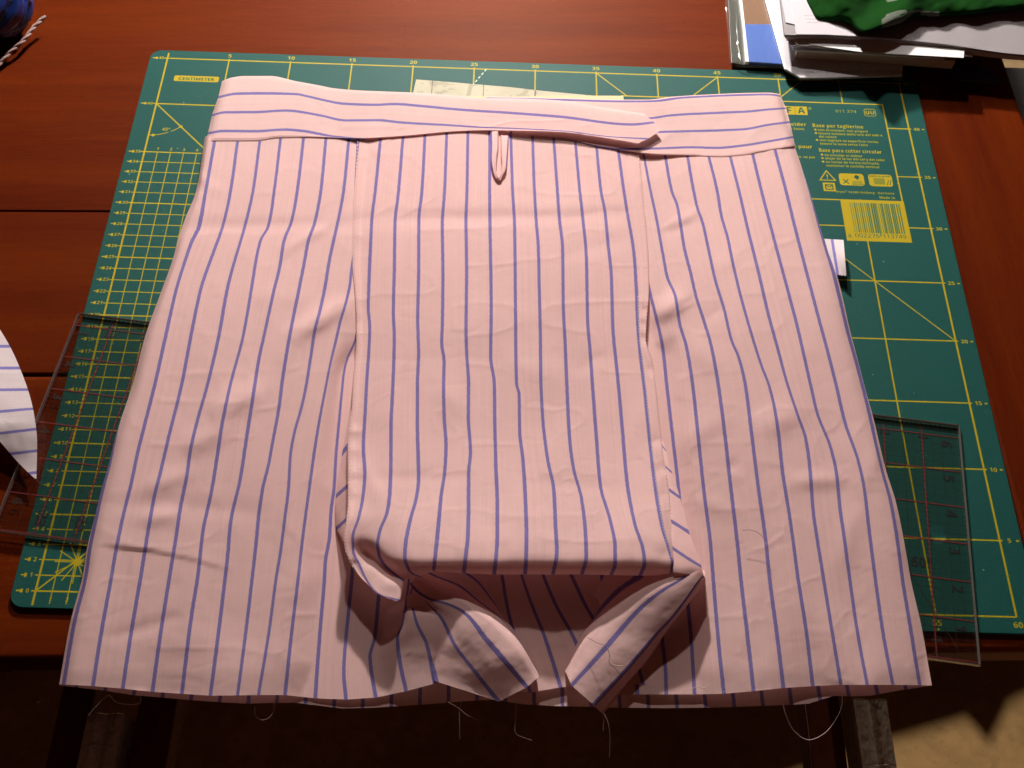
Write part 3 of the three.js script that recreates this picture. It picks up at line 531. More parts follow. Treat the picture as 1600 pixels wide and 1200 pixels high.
// --- loose leg flaps that hang out under the roll, and what one sees between them
{
  const left = panel({ u0: 0, len: 9, nT: 90, sub: 12,
    cols: [
      { u: 13, pts: [[930, 634], [945, 633], [960, 634], [972, 650], [1007, 667], [1064, 679]] },
      { u: 14, pts: [[925, 655], [945, 672], [966, 690], [1006, 709], [1056, 747], [1096, 779.5]] },
      { u: 15, pts: [[912, 640], [923, 648], [937, 671], [943, 695], [956, 723], [1000, 759], [1074, 823]] },
      { u: 15.45, pts: [[900, 655], [920, 690], [940, 730], [975, 780], [1010, 815], [1057, 842]] },
      { u: 16, pts: [[890, 660], [900, 680], [914, 716], [937, 745], [961, 777], [984, 799], [1050, 840]] },
      { u: 17.2, pts: [[885, 720], [900, 745], [930, 768], [960, 786], [990, 806], [1046, 836]] },
    ],
    h: (x, y, c, t) => {
      const prof = curve([[0, 0.5], [1, 1.15], [1.7, 1.7], [2.2, 1.95], [2.7, 1.95], [3.2, 1.45], [4, 0.6], [5, 0.25]])(c);
      let h = 0.75 + prof * lerp(0.55, 1, sstep(0, 0.45, t)) * (1 - 0.25 * sstep(0.7, 1, t));
      h += 0.35 * sstep(0.35, 0, t) * sstep(2.4, 1, c);
      return h + 0.05 * fbm(x / 22, y / 22, 81, 3);
    } });
  part('leg_flap', left.geo, cloth, shorts);
  const right = panel({ u0: 3, len: 9, nT: 90, sub: 12,
    cols: [
      { u: -0.3, pts: [[885, 950], [898, 945], [930, 928], [960, 914], [1000, 896], [1046, 881]] },
      { u: 0, pts: [[886, 1010], [902, 1000], [920, 972], [957, 935], [997, 905], [1047, 881]] },
      { u: 0.55, pts: [[888, 1060], [902, 1038], [920, 1004], [950, 965], [990, 920], [1052, 885]] },
      { u: 1, pts: [[889, 1085], [904, 1067], [922, 1037], [945, 1007], [1015, 945], [1071, 893]] },
      { u: 2, pts: [[899, 1099], [910, 1090], [940, 1070], [970, 1047], [985, 1032], [1050, 975], [1101, 927]] },
      { u: 2.4, pts: [[901, 1101], [915, 1096], [940, 1078], [987, 1041], [1030, 1013], [1092, 962], [1116, 942]] },
    ],
    h: (x, y, c, t) => {
      const top = lerp(2.95, 2.2, sstep(0.05, 0.6, t)) - 0.25 * sstep(0.6, 1, t);
      const prof = curve([[0, -2.1], [1, -1.55], [1.6, -0.85], [2.2, -0.22], [2.8, 0], [3.3, -0.03], [4, -0.3], [4.6, -0.9], [5, -1.8]])(c);
      return Math.max(0.55, top + prof * lerp(0.55, 1, sstep(0, 0.4, t))) + 0.04 * fbm(x / 22, y / 22, 82, 3);
    } });
  part('leg_flap', right.geo, cloth, shorts);
  const inner = panel({ u0: 6, len: 9, nT: 60, sub: 8,
    cols: [
      { u: -1.2, pts: [[850, 600], [900, 660], [1000, 700], [1072, 745]] },
      { u: -1, pts: [[850, 690], [900, 735], [1000, 765], [1078, 790]] },
      { u: 0, pts: [[850, 775], [900, 785], [945, 792], [985, 801], [1082, 828]] },
      { u: 1, pts: [[850, 805], [898, 815], [937, 828], [995, 851], [1074, 876]] },
      { u: 2, pts: [[850, 832], [900, 849], [945, 868], [998, 897], [1070, 925]] },
      { u: 3, pts: [[850, 865], [900, 893], [942, 913], [1000, 945], [1070, 968]] },
      { u: 4, pts: [[850, 935], [900, 940], [1000, 985], [1070, 1005]] },
      { u: 5, pts: [[850, 1000], [900, 1030], [1000, 1045], [1070, 1050]] },
    ],
    h: (x, y, c, t) => 0.82 + 0.22 * Math.exp(-0.5 * ((c - 1.9) / 0.7) ** 2) - 0.15 * t + 0.05 * fbm(x / 26, y / 26, 83, 3) - 0.2 * sstep(5, 7, c) });
  part('inner_panel', inner.geo, cloth, shorts);
}

// --- waistband: a lower band at the right, the upper band ends in a pointed tab
function band(rows, h, thick, u0, nS = 150) {      // rows: curves from top edge to bottom edge, each with its stripe count
  const R = rows.map((r) => ({ f: curve(r.pts), u: typeof r.u === 'number' ? () => r.u : curve(r.u), x0: r.pts[0][0], x1: r.pts[r.pts.length - 1][0] }));
  const sub = 7, nR = (R.length - 1) * sub + 1, back = 4;
  const at = (s, k) => { const j = Math.min(R.length - 2, Math.floor(k)), q = k - j, a = R[j], b = R[j + 1], xa = lerp(a.x0, a.x1, s), xb = lerp(b.x0, b.x1, s); return [lerp(xa, xb, q), lerp(a.f(xa), b.f(xb), q), lerp(a.u(xa), b.u(xb), q)]; };
  const geo = gridGeo(nS, nR + 2 * back, (i, j) => {
    const s = i / (nS - 1), k = clamp((j - back) / sub, 0, R.length - 1), o = j < back ? back - j : j >= nR + back ? j - nR - back + 1 : 0;
    const [x, y, u] = at(s, k), e = Math.min(k, R.length - 1 - k);
    const rx = o ? [0, 0.25, 0.1, -0.6, -2.5][o] : 0, hh = h(x, y, s, k) - thick * 0.35 * edgeDrop(e, 0.2) - (o ? thick * [0, 0.25, 0.55, 0.85, 0.95][o] : 0);
    return { p: W(x, y + (j < back ? -rx : rx), hh), u: (s * 46) / FV, v: 0, s: u + u0 };
  });
  // stripes run along the band
  const uv = geo.attributes.uv; let n = 0;
  for (let i = 0; i < nS; i++) for (let j = 0; j < nR + 2 * back; j++, n++) { const s = i / (nS - 1), k = clamp((j - back) / sub, 0, R.length - 1); uv.setXY(n, (at(s, k)[2] + u0) / 8, s * 46 / FV); }
  return { geo, at };
}
const wRelief = (x, y) => 0.05 * fbm(x / 50, y / 40, 91, 3) + 0.02 * fbm(x / 14, y / 12, 92, 2);
const bandRight = band([
  { u: -0.12, pts: [[760, 151], [875, 153.5], [975, 156], [1012, 156], [1050, 151.5], [1087, 149], [1200, 145], [1218, 147]] },
  { u: 0, pts: [[760, 153], [875, 155.5], [975, 158], [1025, 157.5], [1070, 152], [1200, 147.5], [1220, 150]] },
  { u: 1, pts: [[760, 176], [900, 184], [975, 187], [1015, 185], [1050, 180], [1125, 176], [1170, 174], [1200, 171], [1228, 169]] },
  { u: 2, pts: [[760, 196], [900, 204], [1000, 207], [1034, 206], [1075, 205], [1162, 202], [1200, 195], [1234, 190.5]] },
  { u: [[800, 2.7], [867, 2.7], [937, 2.85], [972, 3], [1240, 3]], pts: [[760, 200], [790, 206], [867, 210], [900, 216], [937, 226], [972, 233], [1025, 232], [1080, 230], [1120, 231], [1162, 227], [1200, 221], [1239.5, 214]] },
  { u: [[800, 2.85], [900, 2.95], [975, 3.1], [1025, 3.4], [1241, 3.6]], pts: [[760, 203], [790, 210], [867, 215], [900, 221], [937, 230], [975, 235.5], [1025, 241.5], [1080, 243], [1125, 245], [1162, 242.5], [1200, 235], [1242.5, 228.5]] },
], (x, y, s, k) => 1.06 + relief(x, y) + 0.3 * wRelief(x, y) + 0.30 * sstep(1100, 1000, x) - 0.22 * sstep(850, 780, x) - 0.55 * edgeDrop((1242 - x - (y - 228) * -0.3), 16) , 0.1, 1);
part('waistband', bandRight.geo, cloth, shorts);
const bandLeft = band([
  { u: [[347, 0.15], [480, 0.3], [1006, 0.42]], pts: [[347, 127], [362, 121.5], [382, 119], [422, 119], [462, 127], [500, 134], [520, 138], [560, 141.5], [595, 143], [647, 145], [717, 150], [747, 153], [800, 154], [870, 157], [940, 168], [1006, 178]] },
  { u: 1, pts: [[341, 152], [370, 146.5], [400, 146], [462, 147], [482, 151], [510, 157.5], [535, 162], [587, 164], [617, 162.5], [662, 166], [712, 171], [800, 177], [875, 183], [987, 195], [1022, 191]] },
  { u: 1.5, pts: [[336, 166], [360, 161], [400, 160.5], [462, 160], [510, 170], [540, 175.5], [592, 176], [650, 180], [712, 184], [800, 189], [887, 195], [987, 205], [1032.5, 203.5]] },
  { u: 2, pts: [[331, 180], [350, 175.5], [400, 175], [445, 172.5], [500, 180], [540, 188], [592, 187.5], [625, 191], [700, 195.5], [757, 199.5], [800, 201], [887, 206], [950, 214], [1012, 217.5]] },
  { u: [[320, 3], [450, 3], [500, 2.99], [530, 2.93], [560, 2.83], [625, 2.62], [725, 2.28], [800, 2.2], [1000, 2.3]], pts: [[325, 208], [350, 204.5], [400, 205], [445, 202.5], [475, 204.5], [500, 209], [520, 212], [545, 212.5], [585, 211.5], [625, 209.5], [725, 202], [762, 201.5], [800, 202.5], [875, 205], [925, 211], [1004, 220.5]] },
  { u: [[320, 3.45], [400, 3.5], [450, 3.4], [500, 3.2], [560, 2.98], [625, 2.75], [725, 2.35], [800, 2.25], [880, 2.3], [1000, 2.55]], pts: [[319.5, 225], [335, 220.5], [400, 220], [437, 215.5], [500, 215], [560, 217], [625, 213.5], [725, 205], [762, 204], [800, 204.5], [875, 206.5], [925, 213], [995, 225]] },
], (x, y, s, k) => 1.12 + 0.28 * sstep(520, 580, x) + relief(x, y) + 0.3 * wRelief(x, y) - 0.65 * edgeDrop((x - 319 + (y - 225) * 0.28), 16) + 0.40 * sstep(720, 860, x), 0.12, 0, 190);
part('waistband', bandLeft.geo, cloth, shorts);
// --- hanging loop below the waistband
{
  const leg = (a, b, hh) => panel({ u0: 0, len: 4, nT: 40, sub: 8, cols: [{ u: a.u, pts: a.pts }, { u: b.u, pts: b.pts }], h: hh });
  const L = leg({ u: -0.01, pts: [[206, 766.5], [225, 767], [245, 766.5], [265, 769], [280, 775], [283, 779]] }, { u: 0.42, pts: [[204, 779.4], [230, 779.2], [245, 777.4], [262, 776.5], [272, 777], [281, 780.5]] }, (x, y, c, t) => 1.6 + 0.2 * Math.sin(Math.PI * t * 0.95) - 0.08 * edgeDrop(c, 0.3) - 0.32 * edgeDrop(1 - c, 0.25) - 0.12 * t);
  part('hanging_loop', L.geo, cloth, shorts);
  const R = leg({ u: 0.42, pts: [[211, 781.4], [230, 782], [245, 782.2], [258, 783.2], [270, 781], [281, 780]] }, { u: 1.0, pts: [[212, 795], [240, 793], [255, 792], [267, 790.5], [276, 785], [282, 783]] }, (x, y, c, t) => 1.58 + 0.2 * Math.sin(Math.PI * t * 0.95) - 0.08 * edgeDrop(1 - c, 0.3) - 0.32 * edgeDrop(c, 0.25) - 0.08 * t);
  part('hanging_loop', R.geo, cloth, shorts);
  const tip = panel({ len: 1, nT: 12, sub: 6, cols: [{ u: 0.5, pts: [[268, 774.5], [277, 777]] }, { u: 0.7, pts: [[267.5, 783], [277, 781]] }], h: () => 1.66 });
  part('hanging_loop', tip.geo, cloth, shorts);
}

// --- rows of topstitching
function stitches(pathAt, n, w = 0.05) {
  const gs = [];
  for (let i = 0; i < n; i++) {
    const a = pathAt((i + 0.16) / n), b = pathAt((i + 0.84) / n), d = new THREE.Vector3().subVectors(b, a), L = d.length();
    if (L < 1e-5) continue;
    const g = new THREE.CapsuleGeometry(w * CM * 0.5, Math.max(0.0002, L - w * CM), 2, 5);
    g.applyQuaternion(new THREE.Quaternion().setFromUnitVectors(new THREE.Vector3(0, 1, 0), d.normalize())); g.translate((a.x + b.x) / 2, (a.y + b.y) / 2, (a.z + b.z) / 2); gs.push(g);
  }
  return mergeGeometries(gs);
}
part('topstitching', stitches((q) => mid.at(0.06, lerp(0.0, 0.93, q), 0.03), 120), stitchMat, shorts);
part('topstitching', stitches((q) => mid.at(0.42, lerp(0.08, 0.9, q), 0.03), 105), stitchMat, shorts);
part('topstitching', stitches((q) => mid.at(12.1, lerp(0.35, 0.96, q), 0.03), 90), std({ color: rgb(0.62, 0.58, 0.66), roughness: 0.8 }), shorts);
part('topstitching', stitches((q) => mid.at(12.92, lerp(0.0, 0.97, q), 0.03), 120), stitchMat, shorts);
{
  const g = (s) => { const [x, y] = bandLeft.at(s, 4.72); return W(x, y, 1.14 + 0.28 * sstep(520, 580, x) + relief(x, y) + 0.3 * wRelief(x, y) + 0.40 * sstep(720, 860, x)); };
  part('topstitching', stitches((q) => g(lerp(0.02, 0.985, q)), 190, 0.035), std({ color: rgb(0.58, 0.46, 0.52), roughness: 0.8 }), shorts);
}

// ------------------------------------------------------------------ smaller things on the mat
const paperM = (r, g, b, o = {}) => std({ color: rgb(r, g, b), roughness: 0.7, ...o });
function worldUV(g, k = 1) { const p = g.attributes.position, uv = g.attributes.uv; for (let i = 0; i < p.count; i++) uv.setXY(i, p.getX(i) * k, -p.getZ(i) * k); return g; }
{
  const t = dataTex(512, 512, (x, y) => {
    const n = 1 + 0.10 * fbm(x / 60, y / 60, 5, 4), ln = (x % 170 < 3 ? 0.35 : 1) * (Math.abs(x - 250 - y * 0.15) < 7 && y % 512 > 40 ? 0.72 : 1) * (fbm(x / 40, y / 22, 44, 3) > 0.26 ? 0.78 : 1);
    return [enc(0.42 * n * ln), enc(0.38 * n * ln), enc(0.27 * n * ln)];
  }, true);
  whole('pattern_sheet', worldUV(slab([[650, 124], [690, 127], [797, 136], [845, 141.5], [925, 149], [935, 176], [640, 170]], 0.14, 0.05), 8), std({ map: t, roughness: 0.8 }), 'greyish printed paper pattern piece poking out behind the waistband', 'paper pattern');
  whole('paper_strip', slab([[717, 149.5], [800, 151], [880, 149], [974, 149.5], [975, 162], [930, 172], [717, 168]], 0.24, 0.05), paperM(0.52, 0.42, 0.22), 'narrow cream paper strip along the top of the waistband', 'paper strip');
}
// cut-off of striped cloth at the left, lying half over the ruler
{
  const xr = curve([[440, -60], [480, -25], [515, 0], [546, 18], [580, 33], [620, 47], [655, 54.5], [690, 58], [745, 57]]), xl = curve([[440, -90], [650, -90], [660, -30], [690, 0], [720, 26], [742, 48], [748, 55]]);
  const n = 70, m = 24, g = gridGeo(n, m, (i, j) => {
    const y = lerp(440, 748, i / (n - 1)), q = j / (m - 1), x = lerp(xl(y), xr(y), q);
    const h = 0.55 + 1.25 * sstep(748, 640, y) * (1 - 0.35 * q) + 0.12 * Math.sin(y / 30) * (1 - q) + 0.04 * fbm(x / 20, y / 20, 88, 2);
    return { p: W(x, y, h), u: ((y - 541) / 34 + 0.0035 * x * sstep(600, 660, y)) / 8, v: x / 160 };
  });
  whole('fabric_offcut', g, paleCloth, 'curved offcut of pale striped cloth lying over the end of the clear ruler', 'fabric offcut');
  const s = gridGeo(16, 12, (i, j) => { const a = i / 15, q = j / 11, x = lerp(lerp(1288, 1304, a), lerp(1318, 1322.5, a), q), y = lerp(373, 429, a) + 2 * q + (i === 15 ? Math.sin(j * 2.1) * 0.7 : 0); return { p: W(x, y, 0.5 + 0.3 * Math.sin(Math.PI * a) * q + 0.35 * q), u: ((x - 1300 - a * 9) / 34) / 8, v: a * 2.4 / FV }; });
  whole('fabric_scrap', s, paleCloth, 'small white scrap of cloth with one blue stripe poking out below the barcode', 'fabric scrap');
}
// stack of post at the far right
{
  const print = (w, h, f) => { const cv = document.createElement('canvas'); cv.width = w; cv.height = h; f(cv.getContext('2d'), w, h); const t = new THREE.CanvasTexture(cv); t.colorSpace = THREE.SRGBColorSpace; t.magFilter = THREE.LinearFilter; return t; };
  // uv from two picture corners on the plane at height h
  function planeUV(g, o, xEnd, yEnd, h) {
    const O = W(...o, h), X = W(...xEnd, h).sub(O), Y = W(...yEnd, h).sub(O), p = g.attributes.position, uv = g.attributes.uv, v = new THREE.Vector3();
    const xx = X.x * X.x + X.z * X.z, xy = X.x * Y.x + X.z * Y.z, yy = Y.x * Y.x + Y.z * Y.z, D = xx * yy - xy * xy;
    for (let i = 0; i < p.count; i++) { v.fromBufferAttribute(p, i).sub(O); const a = v.x * X.x + v.z * X.z, b = v.x * Y.x + v.z * Y.z; uv.setXY(i, (a * yy - b * xy) / D, 1 - (b * xx - a * xy) / D); }
    return g;
  }
  whole('dark_card', slab([[1136, -40], [1143, 98], [1166, 102], [1240, 106], [1240, -40]], 0.25, 0.2), paperM(0.035, 0.035, 0.022, { roughness: 0.35 }), 'dark card under the blue booklet inside its clear sleeve', 'card');
  const bk = print(512, 1024, (c, w, h) => {
    c.fillStyle = '#e8e6e4'; c.fillRect(0, 0, w, h); c.fillStyle = '#744a22'; c.fillRect(24, 0, w, h); c.strokeStyle = '#a8783e'; c.lineWidth = 6; c.beginPath(); c.moveTo(120, 200); c.lineTo(512, 540); c.moveTo(300, 200); c.lineTo(512, 400); c.stroke();
    c.fillStyle = '#2657ad'; c.fillRect(24, 590, w, h); c.strokeStyle = '#f4f4ff'; c.fillStyle = '#f4f4ff'; c.lineWidth = 9; c.beginPath(); c.arc(300, 730, 34, 0, 7); c.stroke();
    c.font = 'bold 52px sans-serif'; c.textBaseline = 'middle'; c.textAlign = 'center'; c.fillText('6', 300, 732); c.textAlign = 'left'; c.font = 'bold 48px sans-serif'; c.fillText('Do it', 265, 806); c.fillText('Unter', 270, 866); c.fillText('Home', 275, 926);
  });
  const bs = [[1150, -40], [1156, 5], [1161, 45], [1165, 96], [1240, 101], [1250, -40]];
  whole('booklet', planeUV(slab(bs, 0.62, 0.35), [1150, -40], [1260, -38], [1165, 98], 0.62), std({ map: bk, roughness: 0.45 }), 'booklet with brown picture and blue lower half in a clear sleeve beside the papers', 'booklet');
  // clear sleeve: a crinkled film over the booklet
  {
    const g = gridGeo(26, 22, (i, j) => { const a = i / 25, q = j / 21, x = lerp(lerp(1130, 1141, a), lerp(1235, 1240, a), q) + (a > 0.93 ? 4 * (a - 0.93) * 14 * (1 - q) : 0), y = lerp(-40, 105, a) + q * 3; return { p: W(x, y, 0.70 + 0.09 * fbm(x / 9, y / 22, 15, 3) - 0.5 * sstep(0.16, 0, q) - 0.4 * sstep(0.94, 1, a)), u: q, v: a }; });
    whole('plastic_sleeve', g, phys({ color: rgb(0.95, 0.95, 0.93), roughness: 0.08, transmission: 0.96, thickness: 0, ior: 1.45, side: THREE.DoubleSide }), 'clear crinkled plastic sleeve around the blue booklet', 'plastic sleeve');
  }
  const textLines = (rows, bg = '#c4bfc2') => print(512, 512, (c, w, h) => { c.fillStyle = bg; c.fillRect(0, 0, w, h); c.fillStyle = '#6a6468'; c.font = '15px sans-serif'; rows.forEach(([s, x, y]) => c.fillText(s, x, y)); });
  const e1 = [[1188, -40], [1196, 0], [1226, 107], [1251, 121.5], [1290, 121.5], [1410, 117.5], [1420, -40]];
  whole('large_envelope', planeUV(slab(e1, 0.95, 0.22, 0.06), [1188, -40], [1415, -40], [1251, 121], 0.95), std({ map: textLines([['LSBK 1/1  2010217  10.02.01  0902 467  7 0021 02', 20, 492]]), roughness: 0.3 }), 'glossy white envelope at the bottom of the stack, touching the mat', 'envelope');
  whole('blue_leaflet', slab([[1478, 112], [1500, 100], [1546, 108], [1563, 126], [1560, 131], [1490, 124]], 0.55, 0.12), paperM(0.02, 0.04, 0.13, { roughness: 0.4 }), 'dark blue leaflet corner under the stack above the bare wood', 'leaflet');
  const cat = slab([[1246, 79], [1300, 82], [1400, 89], [1493, 96], [1510, -30], [1236, -30]], 1.8, 0.85, 0.05);
  whole('thick_catalogue', cat, paperM(0.48, 0.41, 0.30), 'thick grey catalogue in the middle of the paper stack', 'catalogue');
  whole('white_letter', slab([[1236, 67], [1239.5, 78], [1300, 81], [1476, 91.5], [1484, -20], [1228, -20]], 1.97, 0.14), paperM(0.72, 0.70, 0.70), 'white letter lying straight on top of the thick catalogue', 'letter');
  whole('blue_letter', slab([[1253, 66], [1256, 73.5], [1330, 79], [1380, 80], [1478, 84], [1490, -20], [1245, -20]], 2.09, 0.1), paperM(0.30, 0.40, 0.52), 'pale blue letter fanned out between the white ones', 'letter');
  whole('creased_letter', slab([[1275, 65], [1312, 76], [1384, 79.5], [1520, 88], [1540, -20], [1262, -20]], 2.24, 0.12), paperM(0.62, 0.58, 0.54), 'off-white letter turned slightly askew under the broad sheets', 'letter');
  // thin sheets fanned out under the folders
  [['white', 0.75, 0, 'lowest thin white sheet fanned out under the folders'], ['grey', 0.6, 5, 'second thin sheet fanned out, turned a little to the right'], ['cream', 0.7, -4, 'third thin sheet fanned out, sliding off to the left'], ['white', 0.72, 9, 'uppermost thin sheet fanned out right below the folders']].forEach(([, v, a, l], k) => {
    const yo = 71 + k * -1.6, sl = (x) => yo + (x - 1236) * (0.068 + a * 0.0022) + k * 1.2;
    whole('thin_sheet', slab([[1233 + 7 * k + a, sl(1233) - 3], [1236 + 7 * k + a, sl(1236)], [1350, sl(1350) + 2], [1470 + 12 * k, sl(1470)], [1480 + 12 * k, -20], [1226 + 7 * k, -20]], 2.32 + k * 0.075, 0.045), paperM(v, v * 0.97, v * 0.95), l, 'sheet of paper');
  });
  // broad sheets, sagging to the right
  for (let k = 0; k < 3; k++) {
    const g = gridGeo(14, 40, (i, j) => { const a = i / 13, q = j / 39, x = lerp(lerp(1212, 1226 + 2 * k, a), lerp(1640, 1640 - k * 12, a), q), yf = curve([[1220, 54 + k * 3], [1340, 57 + k * 3.5], [1460, 67 + k * 4], [1583, 84 + k * 3], [1640, 88 + k * 3]])(x), y = lerp(-60, yf, a); return { p: W(x, y, 2.95 - k * 0.24 - 0.0016 * Math.max(0, x - 1400) + 0.06 * fbm(x / 40, y / 30, 60 + k, 2)), u: q, v: a }; });
    const lower = g.clone(), p = lower.attributes.position; for (let i = 0; i < p.count; i++) p.setY(i, p.getY(i) - 0.0022);
    const side = gridGeo(2, 40, (i, j) => { const n = 13 * 40 + j, v = new THREE.Vector3().fromBufferAttribute(g.attributes.position, n); v.y -= i * 0.0022; return { p: v, u: 0, v: 0 }; });
    const sideL = gridGeo(2, 14, (i, j) => { const v = new THREE.Vector3().fromBufferAttribute(g.attributes.position, j * 40); v.y -= i * 0.0022; return { p: v, u: 0, v: 0 }; });
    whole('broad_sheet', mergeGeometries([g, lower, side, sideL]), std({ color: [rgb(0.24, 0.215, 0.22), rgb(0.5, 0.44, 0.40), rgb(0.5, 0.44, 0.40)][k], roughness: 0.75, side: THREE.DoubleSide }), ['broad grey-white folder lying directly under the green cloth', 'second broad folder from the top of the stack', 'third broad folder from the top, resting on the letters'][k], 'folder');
  }
  const l1 = [[1216, -30], [1228, 35], [1243, 38.5], [1260, 38], [1250, -30]];
  whole('folded_note', slab(l1, 3.06, 0.06), paperM(0.46, 0.44, 0.47), 'small folded white note under the corner of the top letter', 'note');
  whole('top_letter', planeUV(slab([[1232, -30], [1244, 53.5], [1290, 54], [1342, 56.5], [1330, -30]], 3.14, 0.06), [1232, -30], [1336, -30], [1244, 54], 3.14), std({ map: textLines([['Herrn und Frau', 80, 340], ['Hauptweg 11 a', 85, 372], ['Lieferung frei', 90, 404]], '#b8b2b6'), roughness: 0.7 }), 'white letter with small print at the top, partly under the green cloth', 'letter');
  // green cloth
  {
    const front = curve([[1258, 0], [1279, 33], [1324, 38], [1349, 51], [1381, 43.5], [1408, 36], [1438, 27], [1495, 25], [1555, 19], [1600, 12], [1660, 6]]);
    const t = dataTex(256, 256, (x, y) => { const w = fbm(x / 30, y / 22, 77, 2) > 0.33 && x > 130 ? 1 : 0, n = 1 + 0.12 * (hash2(x, y, 5) - 0.5); return [enc(lerp(0.004, 0.09, w) * n), enc(lerp(0.03, 0.10, w) * n), enc(lerp(0.0035, 0.08, w) * n)]; }, true);
    const g = gridGeo(40, 90, (i, j) => {
      const a = i / 39, q = j / 89, x = lerp(1256, 1660, q), y = lerp(-90, front(x), a);
      let h = 3.4 + 0.4 * sstep(0, 0.2, q) + 0.75 * Math.exp(-0.5 * (((x - 1330) - (y - 20) * 0.7) / 16) ** 2) - 0.55 * Math.exp(-0.5 * (((x - 1362) + (y - 10) * 1.4) / 22) ** 2) + 0.6 * Math.exp(-0.5 * ((x - 1420 + y) / 20) ** 2) + 0.35 * fbm(x / 34, y / 26, 66, 3);
      h -= 0.6 * edgeDrop(1 - a, 0.12) + 0.4 * edgeDrop(q, 0.04);
      return { p: W(x, y, h), u: q * 1.7, v: a };
    });
    whole('green_cloth', g, phys({ map: t, roughness: 1, specularIntensity: 0.12, side: THREE.DoubleSide }), 'crumpled dark green printed cloth thrown on top of the paper stack', 'cloth');
  }
}
// blue plastic thing and the pale cord at the far left
{
  const g0 = new THREE.IcosahedronGeometry(1, 24), p = g0.attributes.position, c = W(-18, 2, 2.4), v = new THREE.Vector3();
  for (let i = 0; i < p.count; i++) { v.fromBufferAttribute(p, i); const k = 1 + 0.10 * (1 - Math.abs(fbm(v.x * 2.6 + 4 + v.z * 1.7, v.y * 2.6 + v.z * 2.1, 51, 3)) * 2.4); v.multiplyScalar(k * 0.0315); v.y *= 0.86; p.setXYZ(i, v.x + c.x, v.y + c.y, v.z + c.z); }
  const g = mergeVertices(g0.deleteAttribute('normal').deleteAttribute('uv')); g.computeVertexNormals();
  whole('plastic_bag', g, phys({ color: rgb(0.006, 0.022, 0.13), roughness: 0.3, clearcoat: 0.6, clearcoatRoughness: 0.2 }), 'shiny dark blue bundle of plastic at the far corner of the table', 'plastic bag');
  const axis = new THREE.CatmullRomCurve3([[70, 26, 0.9], [52, 44, 0.75], [36, 64, 0.6], [14, 84, 0.35], [-12, 112, 0.1], [-40, 150, 0]].map((q) => W(...q)));
  const strands = [0, Math.PI].map((ph) => { const pts = []; for (let i = 0; i <= 120; i++) { const t = i / 120, q = axis.getPoint(t), a = t * 30 + ph; q.x += 0.0007 * Math.cos(a); q.y += 0.0007 * Math.sin(a); pts.push(q); } return new THREE.TubeGeometry(new THREE.CatmullRomCurve3(pts), 160, 0.00125, 8); });
  const cord = thing('twisted_cord', 'pale pink twisted cord lying on the wood beside the blue plastic', 'cord');
  strands.forEach((s, i) => part('strand', s, std({ color: rgb(0.30, 0.19, 0.17), roughness: 0.9 }), cord));
}
